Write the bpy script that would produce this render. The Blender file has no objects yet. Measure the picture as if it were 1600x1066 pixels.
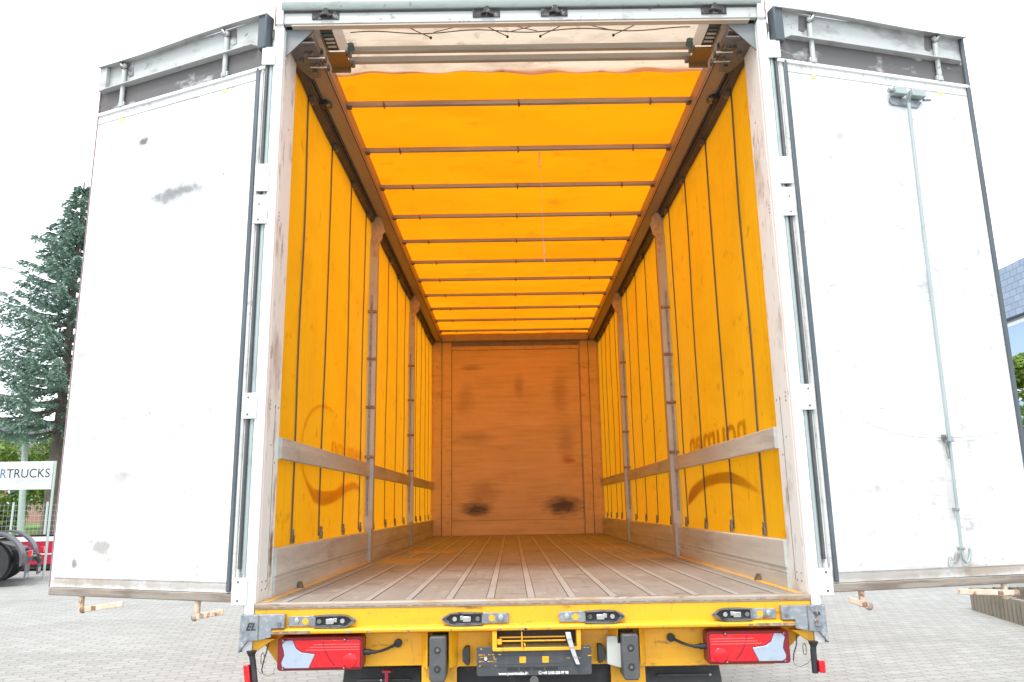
import bpy, bmesh, math, random
from mathutils import Vector, Matrix
R = math.radians
SC = bpy.context.scene
COL = SC.collection

# ------------------------------------------------------------ camera
cam = bpy.data.cameras.new('camera'); co = bpy.data.objects.new('camera', cam); COL.objects.link(co)
cam.sensor_width = 36; cam.lens = 36 * 1206.158 / 1600
cam.shift_y = 0; cam.clip_start = .05; cam.clip_end = 3000
_pi, _ya, _ro = R(12.056), R(.227), R(-.95)
fw = Vector((math.sin(_ya)*math.cos(_pi), math.cos(_ya)*math.cos(_pi), math.sin(_pi)))
rt = Vector((math.cos(_ya), -math.sin(_ya), 0)); up = rt.cross(fw)
r2 = rt*math.cos(_ro) + up*math.sin(_ro); u2 = -rt*math.sin(_ro) + up*math.cos(_ro)
m = Matrix((r2, u2, -fw)).transposed().to_4x4(); m.translation = Vector((-.088, -3.636, 1.557))
co.matrix_world = m
SC.camera = co

# ------------------------------------------------------------ world, sun, exposure
SUN_EL, SUN_ROT = 58, 200      # bright overcast, sun veiled high behind the camera
w = bpy.data.worlds.new('World'); SC.world = w; w.use_nodes = True
nt = w.node_tree; N = nt.nodes; LK = nt.links
bg = N['Background']; bg.inputs['Strength'].default_value = .12
sky = N.new('ShaderNodeTexSky'); sky.sky_type = 'NISHITA'; sky.sun_disc = False
sky.sun_elevation = R(SUN_EL); sky.sun_rotation = R(SUN_ROT); sky.air_density = 1; sky.dust_density = 3
tc = N.new('ShaderNodeTexCoord'); mp = N.new('ShaderNodeMapping'); mp.inputs['Scale'].default_value = (1.6, 1.6, 4)
nz = N.new('ShaderNodeTexNoise'); nz.inputs['Scale'].default_value = 1.5; nz.inputs['Detail'].default_value = 7
rp = N.new('ShaderNodeValToRGB'); rp.color_ramp.elements[0].position = .3; rp.color_ramp.elements[0].color = (6.2, 6.7, 7.3, 1)
rp.color_ramp.elements[1].position = .72; rp.color_ramp.elements[1].color = (8.0, 8.2, 8.3, 1)
mx = N.new('ShaderNodeMixRGB'); mx.inputs[0].default_value = .88
LK.new(tc.outputs['Generated'], mp.inputs[0]); LK.new(mp.outputs[0], nz.inputs[0]); LK.new(nz.outputs[0], rp.inputs[0])
LK.new(sky.outputs[0], mx.inputs[1]); LK.new(rp.outputs[0], mx.inputs[2]); LK.new(mx.outputs[0], bg.inputs[0])
sl = bpy.data.lights.new('sun', 'SUN'); sl.energy = 1.1; sl.angle = R(14); sl.color = (1, .96, .9)
so = bpy.data.objects.new('sun', sl); COL.objects.link(so)
_a = R(SUN_ROT)
sd = Vector((math.sin(_a)*math.cos(R(SUN_EL)), math.cos(_a)*math.cos(R(SUN_EL)), math.sin(R(SUN_EL))))
so.rotation_euler = (-sd).to_track_quat('-Z', 'Y').to_euler(); so.location = (0, 0, 30)
vs = SC.view_settings; vs.view_transform = 'Standard'; vs.look = 'None'; vs.gamma = 1; vs.exposure = 1.32
SC.cycles.max_bounces = 12; SC.cycles.diffuse_bounces = 7; SC.cycles.transmission_bounces = 8
SC.cycles.sample_clamp_indirect = 8

# ------------------------------------------------------------ helpers
def s2l(c):
    return tuple(((x/255)/12.92 if x/255 <= .04045 else ((x/255+.055)/1.055)**2.4) for x in c)

class MB:
    def __init__(s, T=None): s.v = []; s.f = []; s.T = T
    def add(s, vs, fs):
        n = len(s.v)
        if s.T: vs = [s.T(*p) for p in vs]
        s.v += [tuple(p) for p in vs]; s.f += [tuple(i+n for i in f) for f in fs]; return s
    def box(s, x0, x1, y0, y1, z0, z1):
        return s.add([(x0,y0,z0),(x1,y0,z0),(x1,y1,z0),(x0,y1,z0),(x0,y0,z1),(x1,y0,z1),(x1,y1,z1),(x0,y1,z1)],
                     [(0,3,2,1),(4,5,6,7),(0,1,5,4),(1,2,6,5),(2,3,7,6),(3,0,4,7)])
    def prism(s, pts, ax, a, b):
        def P(p, t):
            return (t, p[0], p[1]) if ax == 0 else ((p[0], t, p[1]) if ax == 1 else (p[0], p[1], t))
        n = len(pts)
        return s.add([P(p, a) for p in pts]+[P(p, b) for p in pts],
                     [tuple(range(n-1,-1,-1)), tuple(range(n, 2*n))]+[(i,(i+1)%n,(i+1)%n+n,i+n) for i in range(n)])
    def tube(s, path, r, seg=8, r1=None):
        path = [Vector(p) for p in path]; n = len(path); vs = []; fs = []
        ref = Vector((.13,.29,.94)).normalized()
        for i, p in enumerate(path):
            d = (path[min(i+1,n-1)]-path[max(i-1,0)]).normalized()
            a = d.cross(ref)
            if a.length < .05: a = d.cross(Vector((1,0,0)))
            a.normalize(); b = d.cross(a)
            rr = r if r1 is None else r+(r1-r)*i/max(n-1,1)
            vs += [p+a*rr*math.cos(t)+b*rr*math.sin(t) for t in [2*math.pi*k/seg for k in range(seg)]]
        for i in range(n-1):
            for k in range(seg):
                fs.append((i*seg+k, i*seg+(k+1)%seg, (i+1)*seg+(k+1)%seg, (i+1)*seg+k))
        fs += [tuple(range(seg-1,-1,-1)), tuple(range((n-1)*seg, n*seg))]
        return s.add(vs, fs)
    def ball(s, c, rx, ry=None, rz=None, n=10):
        ry = ry or rx; rz = rz or rx; vs = []; fs = []
        for i in range(1, n//2+1):
            t = math.pi*i/(n//2+1)
            vs += [(c[0]+rx*math.sin(t)*math.cos(2*math.pi*k/n), c[1]+ry*math.sin(t)*math.sin(2*math.pi*k/n), c[2]+rz*math.cos(t)) for k in range(n)]
        m_ = n//2
        for i in range(m_-1):
            fs += [(i*n+k, (i+1)*n+k, (i+1)*n+(k+1)%n, i*n+(k+1)%n) for k in range(n)]
        vs += [(c[0],c[1],c[2]+rz),(c[0],c[1],c[2]-rz)]
        fs += [(m_*n, k, (k+1)%n) for k in range(n)]+[(m_*n+1, (m_-1)*n+(k+1)%n, (m_-1)*n+k) for k in range(n)]
        return s.add(vs, fs)
    def build(s, name, mat, parent=None, bevel=0, label=None, smooth=True):
        me = bpy.data.meshes.new(name); me.from_pydata(s.v, [], s.f)
        bm = bmesh.new(); bm.from_mesh(me); bmesh.ops.recalc_face_normals(bm, faces=bm.faces); bm.to_mesh(me); bm.free()
        if smooth:
            me.polygons.foreach_set('use_smooth', [True]*len(me.polygons)); me.set_sharp_from_angle(angle=R(38))
        if mat: me.materials.append(mat)
        o = bpy.data.objects.new(name, me); COL.objects.link(o)
        if parent: o.parent = parent
        if bevel:
            b = o.modifiers.new('bevel', 'BEVEL'); b.width = bevel; b.segments = 2; b.limit_method = 'ANGLE'; b.angle_limit = R(40)
        if label: o['label'] = label
        return o
def tag(o, label, cat, group=None, kind=None):
    o['label'] = label; o['category'] = cat
    if group: o['group'] = group
    if kind: o['kind'] = kind
    return o
def empty(name, loc=(0,0,0), rz=0):
    o = bpy.data.objects.new(name, None); COL.objects.link(o); o.location = loc; o.rotation_euler = (0,0,rz); o.empty_display_size = .3
    return o
def copy_tree(o, parent=None):
    c = o.copy(); COL.objects.link(c)
    if parent: c.parent = parent
    for ch in list(o.children): copy_tree(ch, c)
    return c

def mk(name, base, rough=.6, metal=0, layers=(), stains=(), bump=None, spec=.5, streak=None):
    m = bpy.data.materials.new(name); m.use_nodes = True; n = m.node_tree.nodes; l = m.node_tree.links
    b = n['Principled BSDF']; b.inputs['Roughness'].default_value = rough; b.inputs['Metallic'].default_value = metal
    b.inputs['Specular IOR Level'].default_value = spec
    tc = n.new('ShaderNodeTexCoord'); cur = None
    rgb = n.new('ShaderNodeRGB'); rgb.outputs[0].default_value = (*base, 1); cur = rgb.outputs[0]
    def noise(scale, detail, dist=0):
        mp = n.new('ShaderNodeMapping'); mp.inputs['Scale'].default_value = scale if isinstance(scale, tuple) else (scale,)*3
        l.new(tc.outputs['Object'], mp.inputs[0])
        z = n.new('ShaderNodeTexNoise'); z.inputs['Scale'].default_value = 1; z.inputs['Detail'].default_value = detail
        z.inputs['Roughness'].default_value = .62; z.inputs['Distortion'].default_value = dist
        l.new(mp.outputs[0], z.inputs[0]); return z.outputs[0]
    for (scale, detail, lo, hi, col, fac) in layers:
        r = n.new('ShaderNodeMapRange'); r.inputs[1].default_value = lo; r.inputs[2].default_value = hi; r.inputs[4].default_value = fac
        l.new(noise(scale, detail), r.inputs[0])
        x = n.new('ShaderNodeMixRGB'); x.inputs[2].default_value = (*col, 1)
        l.new(r.outputs[0], x.inputs[0]); l.new(cur, x.inputs[1]); cur = x.outputs[0]
    for (c, rad, col, fac) in stains:
        mp = n.new('ShaderNodeMapping'); mp.vector_type = 'POINT'
        mp.inputs['Scale'].default_value = tuple(1/q for q in rad); mp.inputs['Location'].default_value = tuple(-a/q for a, q in zip(c, rad))
        l.new(tc.outputs['Object'], mp.inputs[0])
        ln = n.new('ShaderNodeVectorMath'); ln.operation = 'LENGTH'; l.new(mp.outputs[0], ln.inputs[0])
        ad = n.new('ShaderNodeMath'); ad.operation = 'MULTIPLY_ADD'; ad.inputs[1].default_value = 1.6
        l.new(noise(streak or (22 if max(rad) < .3 else 9), 7), ad.inputs[0]); l.new(ln.outputs['Value'], ad.inputs[2])
        r = n.new('ShaderNodeMapRange'); r.inputs[1].default_value = 1.85; r.inputs[2].default_value = 1.1; r.inputs[4].default_value = fac
        l.new(ad.outputs[0], r.inputs[0])
        x = n.new('ShaderNodeMixRGB'); x.inputs[2].default_value = (*col, 1)
        l.new(r.outputs[0], x.inputs[0]); l.new(cur, x.inputs[1]); cur = x.outputs[0]
    l.new(cur, b.inputs['Base Color'])
    if bump:
        bp = n.new('ShaderNodeBump'); bp.inputs['Strength'].default_value = bump[1]; bp.inputs['Distance'].default_value = bump[2] if len(bump) > 2 else .01
        l.new(noise(bump[0], 5), bp.inputs['Height']); l.new(bp.outputs[0], b.inputs['Normal'])
    m['c'] = 1
    return m
def tarp(name, base, trans, layers=(), tfac=.6, bump=None, rough=.4):
    m = mk(name, base, rough, 0, layers, bump=bump, spec=.3); n = m.node_tree.nodes; l = m.node_tree.links
    b = n['Principled BSDF']; out = n['Material Output']; src = b.inputs['Base Color'].links[0].from_socket
    t = n.new('ShaderNodeBsdfTranslucent'); mul = n.new('ShaderNodeMixRGB'); mul.blend_type = 'MULTIPLY'; mul.inputs[0].default_value = 1
    mul.inputs[2].default_value = (*trans, 1); l.new(src, mul.inputs[1]); l.new(mul.outputs[0], t.inputs[0])
    x = n.new('ShaderNodeMixShader'); x.inputs[0].default_value = tfac
    l.new(b.outputs[0], x.inputs[1]); l.new(t.outputs[0], x.inputs[2]); l.new(x.outputs[0], out.inputs[0])
    return m
def leafmat(name, c1, c2, sc=1.5):
    m = mk(name, c1, .55, 0, [(sc, 3, .35, .65, c2, 1), (9, 2, .3, .8, tuple(q*.55 for q in c1), .7)]); n = m.node_tree.nodes; l = m.node_tree.links
    b = n['Principled BSDF']; out = n['Material Output']; src = b.inputs['Base Color'].links[0].from_socket
    t = n.new('ShaderNodeBsdfTranslucent'); l.new(src, t.inputs[0]); x = n.new('ShaderNodeMixShader'); x.inputs[0].default_value = .3
    l.new(b.outputs[0], x.inputs[1]); l.new(t.outputs[0], x.inputs[2]); l.new(x.outputs[0], out.inputs[0]); return m
def text(name, s, size, mat, parent, T, align='LEFT', sx=1, depth=.001, bold=0, shear=0):
    cu = bpy.data.curves.new('t', 'FONT'); cu.body = s; cu.size = size; cu.align_x = align; cu.extrude = depth; cu.offset = bold; cu.shear = shear
    o = bpy.data.objects.new('t', cu); COL.objects.link(o)
    bpy.context.view_layer.update(); dg = bpy.context.evaluated_depsgraph_get()
    me = bpy.data.meshes.new_from_object(o.evaluated_get(dg)); bpy.data.objects.remove(o)
    for v in me.vertices: v.co = Vector(T(v.co.x*sx, v.co.y, v.co.z))
    me.materials.clear(); me.materials.append(mat); me.name = name
    r = bpy.data.objects.new(name, me); COL.objects.link(r)
    if parent: r.parent = parent
    return r

# ------------------------------------------------------------ materials
GREY = (.18,.18,.18)
M = {}
YEL = (.80,.42,.006)
M['yellow'] = mk('yellow_paint', (.82,.41,.012), .42, 0, [((1.5,3,9), 8, .52, .70, (.50,.25,.03), .5), ((30,30,6), 7, .60, .68, (.40,.22,.05), .5), ((6,6,30), 6, .62, .72, (.22,.09,.03), .9), ((3,3,3), 5, .5, .8, (.62,.29,.02), .5), ((60,60,60), 3, .66, .74, (.12,.07,.04), .7)], bump=(14,.12,.004))
M['yellow_worn'] = mk('yellow_worn', (.75,.42,.02), .55, 0, [((16,16,40), 6, .46, .56, (.45,.38,.3), .9), ((40,40,40), 4, .6, .7, (.13,.06,.03), .9)])
M['patch'] = mk('faded_yellow_mark', (.42,.30,.10), .6, 0, [((5,5,5), 8, .42, .6, (.26,.24,.21), .85)])
M['tarp'] = tarp('yellow_curtain_tarp', (.94,.545,.02), (.90,.68,.4), [((2.2,2.2,4), 7, .5, .78, (.62,.28,.01), .35), ((7,7,9), 8, .60, .68, (.34,.15,.02), .35), ((1,.7,.5), 3, .42, .7, (.95,.42,.006), .5), ((1.3,30,.5), 4, .55, .7, (.70,.35,.01), .3)], tfac=.52, bump=((3,4,1.6),.45,.03))
M['tarp_roof'] = tarp('orange_roof_tarp', (.93,.37,.005), (.84,.60,.5), [((1.6,4,1), 6, .5, .8, (.78,.25,.004), .6), ((5,5,5), 8, .60, .70, (.45,.16,.01), .4), ((.6,1.1,.6), 4, .42, .68, (.90,.29,.004), .8)], tfac=.66, bump=((3,6,2),.3,.02))
M['tarp_white'] = tarp('pale_roof_tarp', (.72,.66,.60), (.95,.85,.72), [((2,7,2), 7, .5, .72, (.42,.33,.27), .7), ((8,8,8), 7, .58, .68, (.3,.22,.18), .5)], tfac=.45, bump=((2,14,3),.9,.03), rough=.6)
M['print'] = tarp('dark_print', (.45,.20,.02), (1,1,1), tfac=.7)
M['print_faint'] = tarp('faint_print', (.74,.46,.05), (1,1,1), tfac=.92)
M['strap'] = mk('grey_webbing', (.10,.085,.07), .8, 0, [((40,40,10), 4, .4, .7, (.17,.14,.1), .7)])
M['floor'] = mk('floor_plywood', (.245,.25,.232), .6, 0, [((3.5,.5,1), 8, .38, .66, (.30,.295,.29), .8), ((1.2,1.8,1), 6, .5, .72, (.13,.12,.11), .6), ((9,5,12), 8, .58, .66, (.42,.42,.41), .5), ((5,9,1), 8, .60, .66, (.10,.09,.08), .6), ((40,2,1), 6, .55, .75, (.12,.11,.10), .5)], bump=((40,4,4),.25,.004))
M['floor_strip'] = mk('floor_strip_metal', (.34,.36,.355), .55, 0, [((8,2,1), 6, .45, .7, (.27,.25,.22), .7)])
M['gap'] = mk('dark_gap', (.06,.055,.05), .9)
M['plank'] = mk('grey_board', (.44,.455,.43), .55, .05, [((8,.9,14), 8, .42, .68, (.60,.62,.59), .8), ((3,1.6,9), 7, .52, .72, (.22,.20,.18), .6), ((30,10,60), 5, .64, .74, (.12,.09,.07), .7)], bump=((8,2,40),.25,.004))
M['post_white'] = mk('scuffed_white_panel', (.71,.775,.785), .55, 0, [((3,5,3), 8, .53, .68, (.34,.31,.29), .75), ((10,22,6), 8, .6, .66, (.12,.09,.08), .6), ((1.5,1.5,.6), 5, .45, .75, (.58,.60,.61), .6)], bump=(9,.12,.004),
    stains=[((-1.235,.16,1.36), (.02,.035,.17), (.16,.09,.05), .95), ((-1.235,.17,1.62), (.02,.02,.14), (.3,.24,.2), .7)])
M['white'] = mk('white_paint', (.80,.81,.82), .4, 0, [((4,4,3), 7, .56, .72, (.60,.58,.57), .55), ((20,20,9), 6, .66, .72, (.25,.22,.2), .6)])
M['alu'] = mk('dull_aluminium', (.50,.50,.50), .45, .6, [((6,6,6), 6, .5, .75, (.34,.32,.3), .6)])
M['alu_dark'] = mk('dark_track_aluminium', (.10,.095,.09), .5, .5, [((9,3,9), 6, .5, .7, (.2,.18,.16), .6)])
M['rail'] = mk('roof_rail_aluminium', (.32,.27,.235), .5, .25, [((12,1.2,12), 6, .5, .72, (.22,.18,.15), .6)])
M['pillar'] = mk('pale_pillar', (.44,.45,.44), .5, .15, [((10,10,1.5), 6, .5, .72, (.28,.27,.25), .6)])
M['bow'] = mk('bow_steel', (.40,.38,.34), .42, .35, [((2,20,20), 6, .5, .72, (.2,.16,.13), .6)])
M['galv'] = mk('galvanised_steel', (.30,.33,.36), .42, .55, [((14,14,14), 6, .5, .65, (.17,.19,.22), .8), ((50,50,50), 5, .52, .62, (.46,.49,.52), .6), ((18,18,18), 7, .6, .68, (.22,.10,.05), .9)], bump=(30,.2,.003))
M['steel'] = mk('grimy_steel', (.22,.215,.21), .4, .7, [((30,30,30), 6, .5, .65, (.07,.06,.055), .9), ((16,16,16), 6, .6, .7, (.25,.12,.06), .7)])
M['chrome'] = mk('bright_steel', (.62,.62,.62), .25, .9, [((40,40,40), 5, .5, .7, (.3,.28,.25), .6)])
M['rust'] = mk('rusty_steel', (.26,.14,.09), .7, .2, [((30,30,30), 5, .45, .6, (.42,.36,.30), .8)])
M['black'] = mk('black_rubber', (.022,.023,.025), .6, 0, [((12,12,12), 5, .5, .7, (.06,.06,.06), .7)], bump=(60,.1,.003))
M['buffer'] = mk('grey_rubber', (.075,.08,.085), .55, 0, [((12,12,12), 6, .5, .7, (.12,.12,.12), .8)], bump=(50,.12,.003))
M['seal'] = mk('seal_rubber', (.075,.095,.11), .6, 0, [((8,8,2), 5, .5, .7, (.13,.16,.17), .7)])
M['plywall'] = mk('front_wall_plywood', (.68,.50,.27), .5, 0, [((1.5,1,22), 8, .42, .66, (.50,.35,.18), .7), ((2.2,1,2.6), 6, .42, .72, (.76,.55,.32), .6), ((14,3,26), 8, .63, .7, (.66,.52,.36), .6)],
    stains=[((-.60,7.8,1.52), (.27,.3,.13), (.07,.045,.03), .95), ((.66,7.8,1.55), (.33,.3,.17), (.07,.045,.03), .97), ((.05,7.8,3.3), (.09,.3,.2), (.25,.15,.08), .45), ((.66,7.8,3.2), (.15,.3,.42), (.25,.15,.08), .4), ((-.62,7.8,2.55), (.35,.3,.1), (.25,.15,.08), .4), ((-.65,7.8,3.6), (.2,.3,.06), (.2,.12,.07), .45), ((.72,7.8,2.45), (.16,.3,.3), (.25,.15,.08), .4), ((.76,7.8,2.2), (.12,.3,.06), (.4,.1,.04), .7), ((-.5,7.8,1.75), (.3,.3,.2), (.3,.18,.1), .5), ((-.75,7.8,3.1), (.16,.3,.3), (.3,.18,.1), .4), ((.1,7.8,2.1), (.2,.3,.04), (.7,.55,.38), .6), ((.2,7.8,2.75), (.5,.3,.05), (.78,.62,.42), .5), ((-.3,7.8,1.28), (.7,.3,.04), (.78,.6,.4), .6)], streak=(5,5,24), bump=((4,4,40),.2,.003))
M['plyframe'] = mk('front_wall_frame', (.70,.51,.26), .5, 0, [((3,1,9), 7, .48, .7, (.50,.33,.16), .6), ((12,2,30), 7, .6, .68, (.3,.18,.1), .5)])
M['sill'] = mk('worn_sill', (.36,.32,.27), .5, .2, [((5,20,20), 8, .45, .62, (.30,.20,.12), .85), ((10,20,60), 6, .58, .68, (.12,.08,.05), .9)], bump=(30,.3,.004))
M['red_lens'] = mk('red_lens', (.66,.012,.02), .2, 0, [((14,14,9), 7, .5, .68, (.34,.05,.045), .6), ((9,9,40), 3, .45, .6, (.60,.01,.02), .7)], bump=((10,10,80),.15,.003))
M['rib'] = mk('pale_red_rib', (.72,.10,.10), .25)
M['red_dark'] = mk('dark_red_housing', (.20,.012,.02), .35)
M['clear_lens'] = mk('clear_lens', (.36,.43,.53), .15, 0, [((14,14,14), 5, .55, .75, (.27,.27,.30), .7)])
M['plate'] = mk('plate_holder_plastic', (.055,.062,.07), .4, 0, [((20,20,20), 5, .5, .75, (.09,.095,.1), .8)])
M['text_white'] = mk('white_lettering', (.8,.8,.8), .5)
M['rag'] = mk('torn_tape', (.55,.42,.30), .8, 0, [((20,20,20), 5, .45, .6, (.40,.28,.18), .7)])
M['grime'] = mk('grimy_panel', (.13,.125,.125), .6, .1, [((5,5,9), 8, .56, .68, (.62,.63,.64), .8), ((2,2,2), 5, .5, .7, (.10,.09,.09), .7)])
M['channel'] = mk('soiled_white_channel', (.47,.49,.485), .45, .1, [((4,4,8), 7, .52, .66, (.22,.20,.20), .75), ((18,18,18), 6, .62, .7, (.15,.12,.1), .7)])
M['profile'] = mk('dirty_bottom_profile', (.32,.28,.24), .5, .3, [((4,4,40), 7, .45, .62, (.17,.13,.1), .8), ((9,9,9), 6, .6, .7, (.4,.22,.12), .7)])
M['beige_arm'] = mk('primer_arm', (.60,.47,.34), .6, 0, [((26,26,26), 6, .55, .63, (.26,.08,.05), .9), ((10,10,10), 4, .5, .7, (.72,.66,.6), .6)])
M['galv_light'] = mk('bright_galvanised', (.36,.42,.42), .4, .3, [((9,9,9), 5, .5, .7, (.22,.3,.31), .6)])
M['teal'] = mk('blue_green_pad', (.05,.12,.12), .5)
M['brownplate'] = mk('brown_roller_carriage', (.24,.125,.035), .5, .1, [((20,20,20), 5, .5, .7, (.26,.13,.04), .6)])
M['rope'] = mk('pale_cord', (.62,.50,.38), .8)

M['keeper'] = mk('grimy_keeper', (.035,.033,.033), .7, 0, [((40,40,40), 6, .54, .64, (.25,.24,.24), .8)])
# ------------------------------------------------------------ ground
def ground_mat():
    m = mk('concrete_pavers', (.335,.335,.325), .8, 0, [((.12,.5,1), 6, .5, .62, (.22,.215,.20), .45), ((3,3,1), 8, .6, .66, (.20,.19,.17), .35), ((.35,.35,1), 6, .4, .7, (.28,.275,.26), .8), ((14,14,1), 6, .5, .8, (.27,.27,.265), .4)]); n = m.node_tree.nodes; l = m.node_tree.links
    b = n['Principled BSDF']; src = b.inputs['Base Color'].links[0].from_socket
    tc = n.new('ShaderNodeTexCoord'); mp = n.new('ShaderNodeMapping'); mp.inputs['Rotation'].default_value = (0,0,R(-16)); l.new(tc.outputs['Object'], mp.inputs[0])
    sp = n.new('ShaderNodeSeparateXYZ'); l.new(mp.outputs[0], sp.inputs[0])
    def zig(a, bb, per, amp, off=0):
        f = n.new('ShaderNodeMath'); f.operation = 'PINGPONG'; f.inputs[1].default_value = per; l.new(a, f.inputs[0])
        g = n.new('ShaderNodeMath'); g.operation = 'MULTIPLY_ADD'; g.inputs[1].default_value = amp; l.new(f.outputs[0], g.inputs[0]); l.new(bb, g.inputs[2]); return g.outputs[0]
    cb = n.new('ShaderNodeCombineXYZ'); l.new(zig(sp.outputs[1], sp.outputs[0], .07, .42), cb.inputs[0]); l.new(zig(sp.outputs[0], sp.outputs[1], .05, .5), cb.inputs[1])
    br = n.new('ShaderNodeTexBrick'); br.inputs['Scale'].default_value = 1; br.inputs['Brick Width'].default_value = .20; br.inputs['Row Height'].default_value = .14
    br.inputs['Mortar Size'].default_value = .006; br.inputs['Mortar Smooth'].default_value = .3; br.inputs['Color1'].default_value = (1,1,1,1); br.inputs['Color2'].default_value = (.84,.84,.83,1); br.inputs['Mortar'].default_value = (.54,.50,.43,1)
    l.new(cb.outputs[0], br.inputs[0])
    x = n.new('ShaderNodeMixRGB'); x.blend_type = 'MULTIPLY'; x.inputs[0].default_value = 1; l.new(src, x.inputs[1]); l.new(br.outputs[0], x.inputs[2]); l.new(x.outputs[0], b.inputs['Base Color'])
    bp = n.new('ShaderNodeBump'); bp.invert = True; bp.inputs['Strength'].default_value = .5; bp.inputs['Distance'].default_value = .006; l.new(br.outputs['Fac'], bp.inputs['Height']); l.new(bp.outputs[0], b.inputs['Normal'])
    return m
g = MB(); g.add([(-400,-150,0),(400,-150,0),(400,600,0),(-400,600,0)], [(0,1,2,3)])
o = g.build('ground', ground_mat()); tag(o, 'grey concrete block paving of the yard', 'ground', kind='structure')
M['grass'] = mk('lawn', (.10,.20,.03), .9, 0, [((1.2,1.2,1.2), 6, .4, .65, (.16,.26,.05), .9), ((14,14,14), 5, .45, .7, (.05,.11,.02), .7)], bump=(30,.8,.05))
g = MB(); nx = 40
prof = [(26,-.05),(27.5,.25),(30,.55),(34,.85),(48,1.0),(80,.9)]
random.seed(4); vs_ = []; fs_ = []
for i in range(nx+1):
    for (yy, zz) in prof: vs_.append((-70+i*62/nx, yy+random.uniform(-.15,.15), zz+random.uniform(-.04,.04)*(zz > 0)))
for i in range(nx):
    for j in range(len(prof)-1):
        a = i*len(prof)+j; fs_.append((a, a+len(prof), a+len(prof)+1, a+1))
g.add(vs_, fs_); o = g.build('grass_bank', M['grass']); tag(o, 'low bank of mown grass behind the yard', 'grass bank', kind='structure')

# ------------------------------------------------------------ THE TRUCK
truck = empty('box_truck')
tag(truck, 'yellow box truck seen from behind, both white rear doors open on its empty cargo bay', 'truck')
YE = 7.8; ZF = 1.15
Y1, Y2 = 2.671, 5.222
# cargo floor
f = MB().box(-1.235,1.235,0,YE,1.09,ZF).build('cargo_floor', M['floor'], truck)
for k in range(-6,7):
    x = -.005+.186*k
    MB().box(x-.016,x+.016,.004,YE-.01,ZF,ZF+.002).build('floor_strip', M['floor_strip'], f)
    for s in (-1,1): MB().box(x+s*.018-.0012,x+s*.018+.0012,.004,YE-.01,ZF,ZF+.0012).build('floor_joint', M['gap'], f)
for s in (-1,1):
    MB().box(min(s*1.185,s*1.222),max(s*1.185,s*1.222),.003,2.6,ZF,ZF+.003).build('yellow_edge_strip', M['yellow_worn'], f)
for (x0,x1,y0,y1) in ((-1.13,-.78,2.25,2.92),(-1.02,-.62,3.6,4.05),(.80,1.16,2.5,2.95),(.68,1.05,3.75,4.1)):
    MB().box(x0,x1,y0,y1,ZF,ZF+.0035).build('yellow_floor_patch', M['patch'], f)
for s in (-1,1):
    MB().prism([(s*1.19,ZF),(s*1.215,ZF),(s*1.215,ZF+.035),(s*1.207,ZF+.035)], 1, .60, .635).build('lashing_lug', M['steel'], f)
# sill
random.seed(7)
sl_ = MB().prism([(-.034,1.124),(.0,1.124),(.0,1.153),(-.026,1.153),(-.034,1.146)], 0, -1.238, 1.238).build('rear_sill', M['sill'], truck, .002)
MB().box(-1.236,1.236,-.0355,-.034,1.130,1.134).build('sill_groove', M['rust'], sl_)
# rear crossmember
bm_ = MB().prism([(-.03,1.124),(.05,1.124),(.05,1.0),(.01,1.02),(-.045,1.020),(-.058,1.024),(-.060,1.034),(-.052,1.043),(-.03,1.047)], 0, -1.236, 1.236).build('rear_crossmember', M['yellow'], truck, .002)
for s in (-1,1):
    xa, xb = sorted((s*1.17, s*.98))
    MB().box(xa,xb,-.0625,-.0605,1.024,1.036).build('rusty_edge', M['rust'], bm_)
random.seed(11)
for i in range(16):
    x = random.uniform(-.9,.95); w_ = random.uniform(.004,.02)
    MB().box(x,x+w_,-.0618,-.0603,1.024,1.024+random.uniform(.003,.010)).build('paint_chip', M['rust'], bm_)
# recessed lamp panel with angled ends
pn = MB()
pn.prism([(-1.235,1.045),(-1.235,1.03),(-1.225,.985),(-1.135,.865),(-.47,.865),(-.47,1.02),(-.47,1.045)], 1, .045, .055)
pn.prism([(1.235,1.045),(1.235,1.03),(1.205,.965),(1.075,.845),(.47,.845),(.47,1.045)], 1, .045, .055)
pn.prism([(-.37,1.045),(-.37,.84),(-.335,.858),(.34,.858),(.37,.84),(.37,1.045)], 1, .045, .055)
pn.box(-.5,-.345,.056,.066,.74,1.04); pn.box(.345,.5,.056,.066,.74,1.04)
pn.prism([(-.5,.7),(-.44,.7),(-.44,.86),(-.5,.87)], 1, .03, .045)
pn = pn.build('lamp_panel', M['yellow'], truck, .003)
for s in (-1,1):
    # flared sides of the buffer pockets
    for (xa, xb) in ((.372,.338),(.47,.50)):
        MB().add([(s*xa,-.01,.86),(s*xb,.044,.868),(s*xb,.044,1.02),(s*xa,-.01,1.02),(s*(xa+.003),-.01,.86),(s*(xb+.003),.044,.868),(s*(xb+.003),.044,1.02),(s*(xa+.003),-.01,1.02)],
          [(0,1,2,3),(7,6,5,4),(0,4,5,1),(3,2,6,7),(0,3,7,4),(1,5,6,2)]).build('pocket_side', M['yellow'], pn)
    # rubber buffers
    zt, zb = (1.004,.816) if s < 0 else (1.0,.812)
    xc = s*.42
    b = MB().prism([(xc-.036,zb+.015),(xc-.028,zb),(xc+.028,zb),(xc+.036,zb+.015),(xc+.036,zt-.004),(xc+.03,zt),(xc-.03,zt),(xc-.036,zt-.004)], 1, -.075, .045).build('rubber_buffer', M['buffer'], truck, .006)
    for z in (zt-.055, zb+.055):
        MB().tube([(xc,-.0765,z),(xc,-.074,z)], .015, 16).build('bolt_hole', M['black'], b)
        MB().tube([(xc,-.079,z),(xc,-.075,z)], .008, 6).build('bolt', M['steel'], b)
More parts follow.
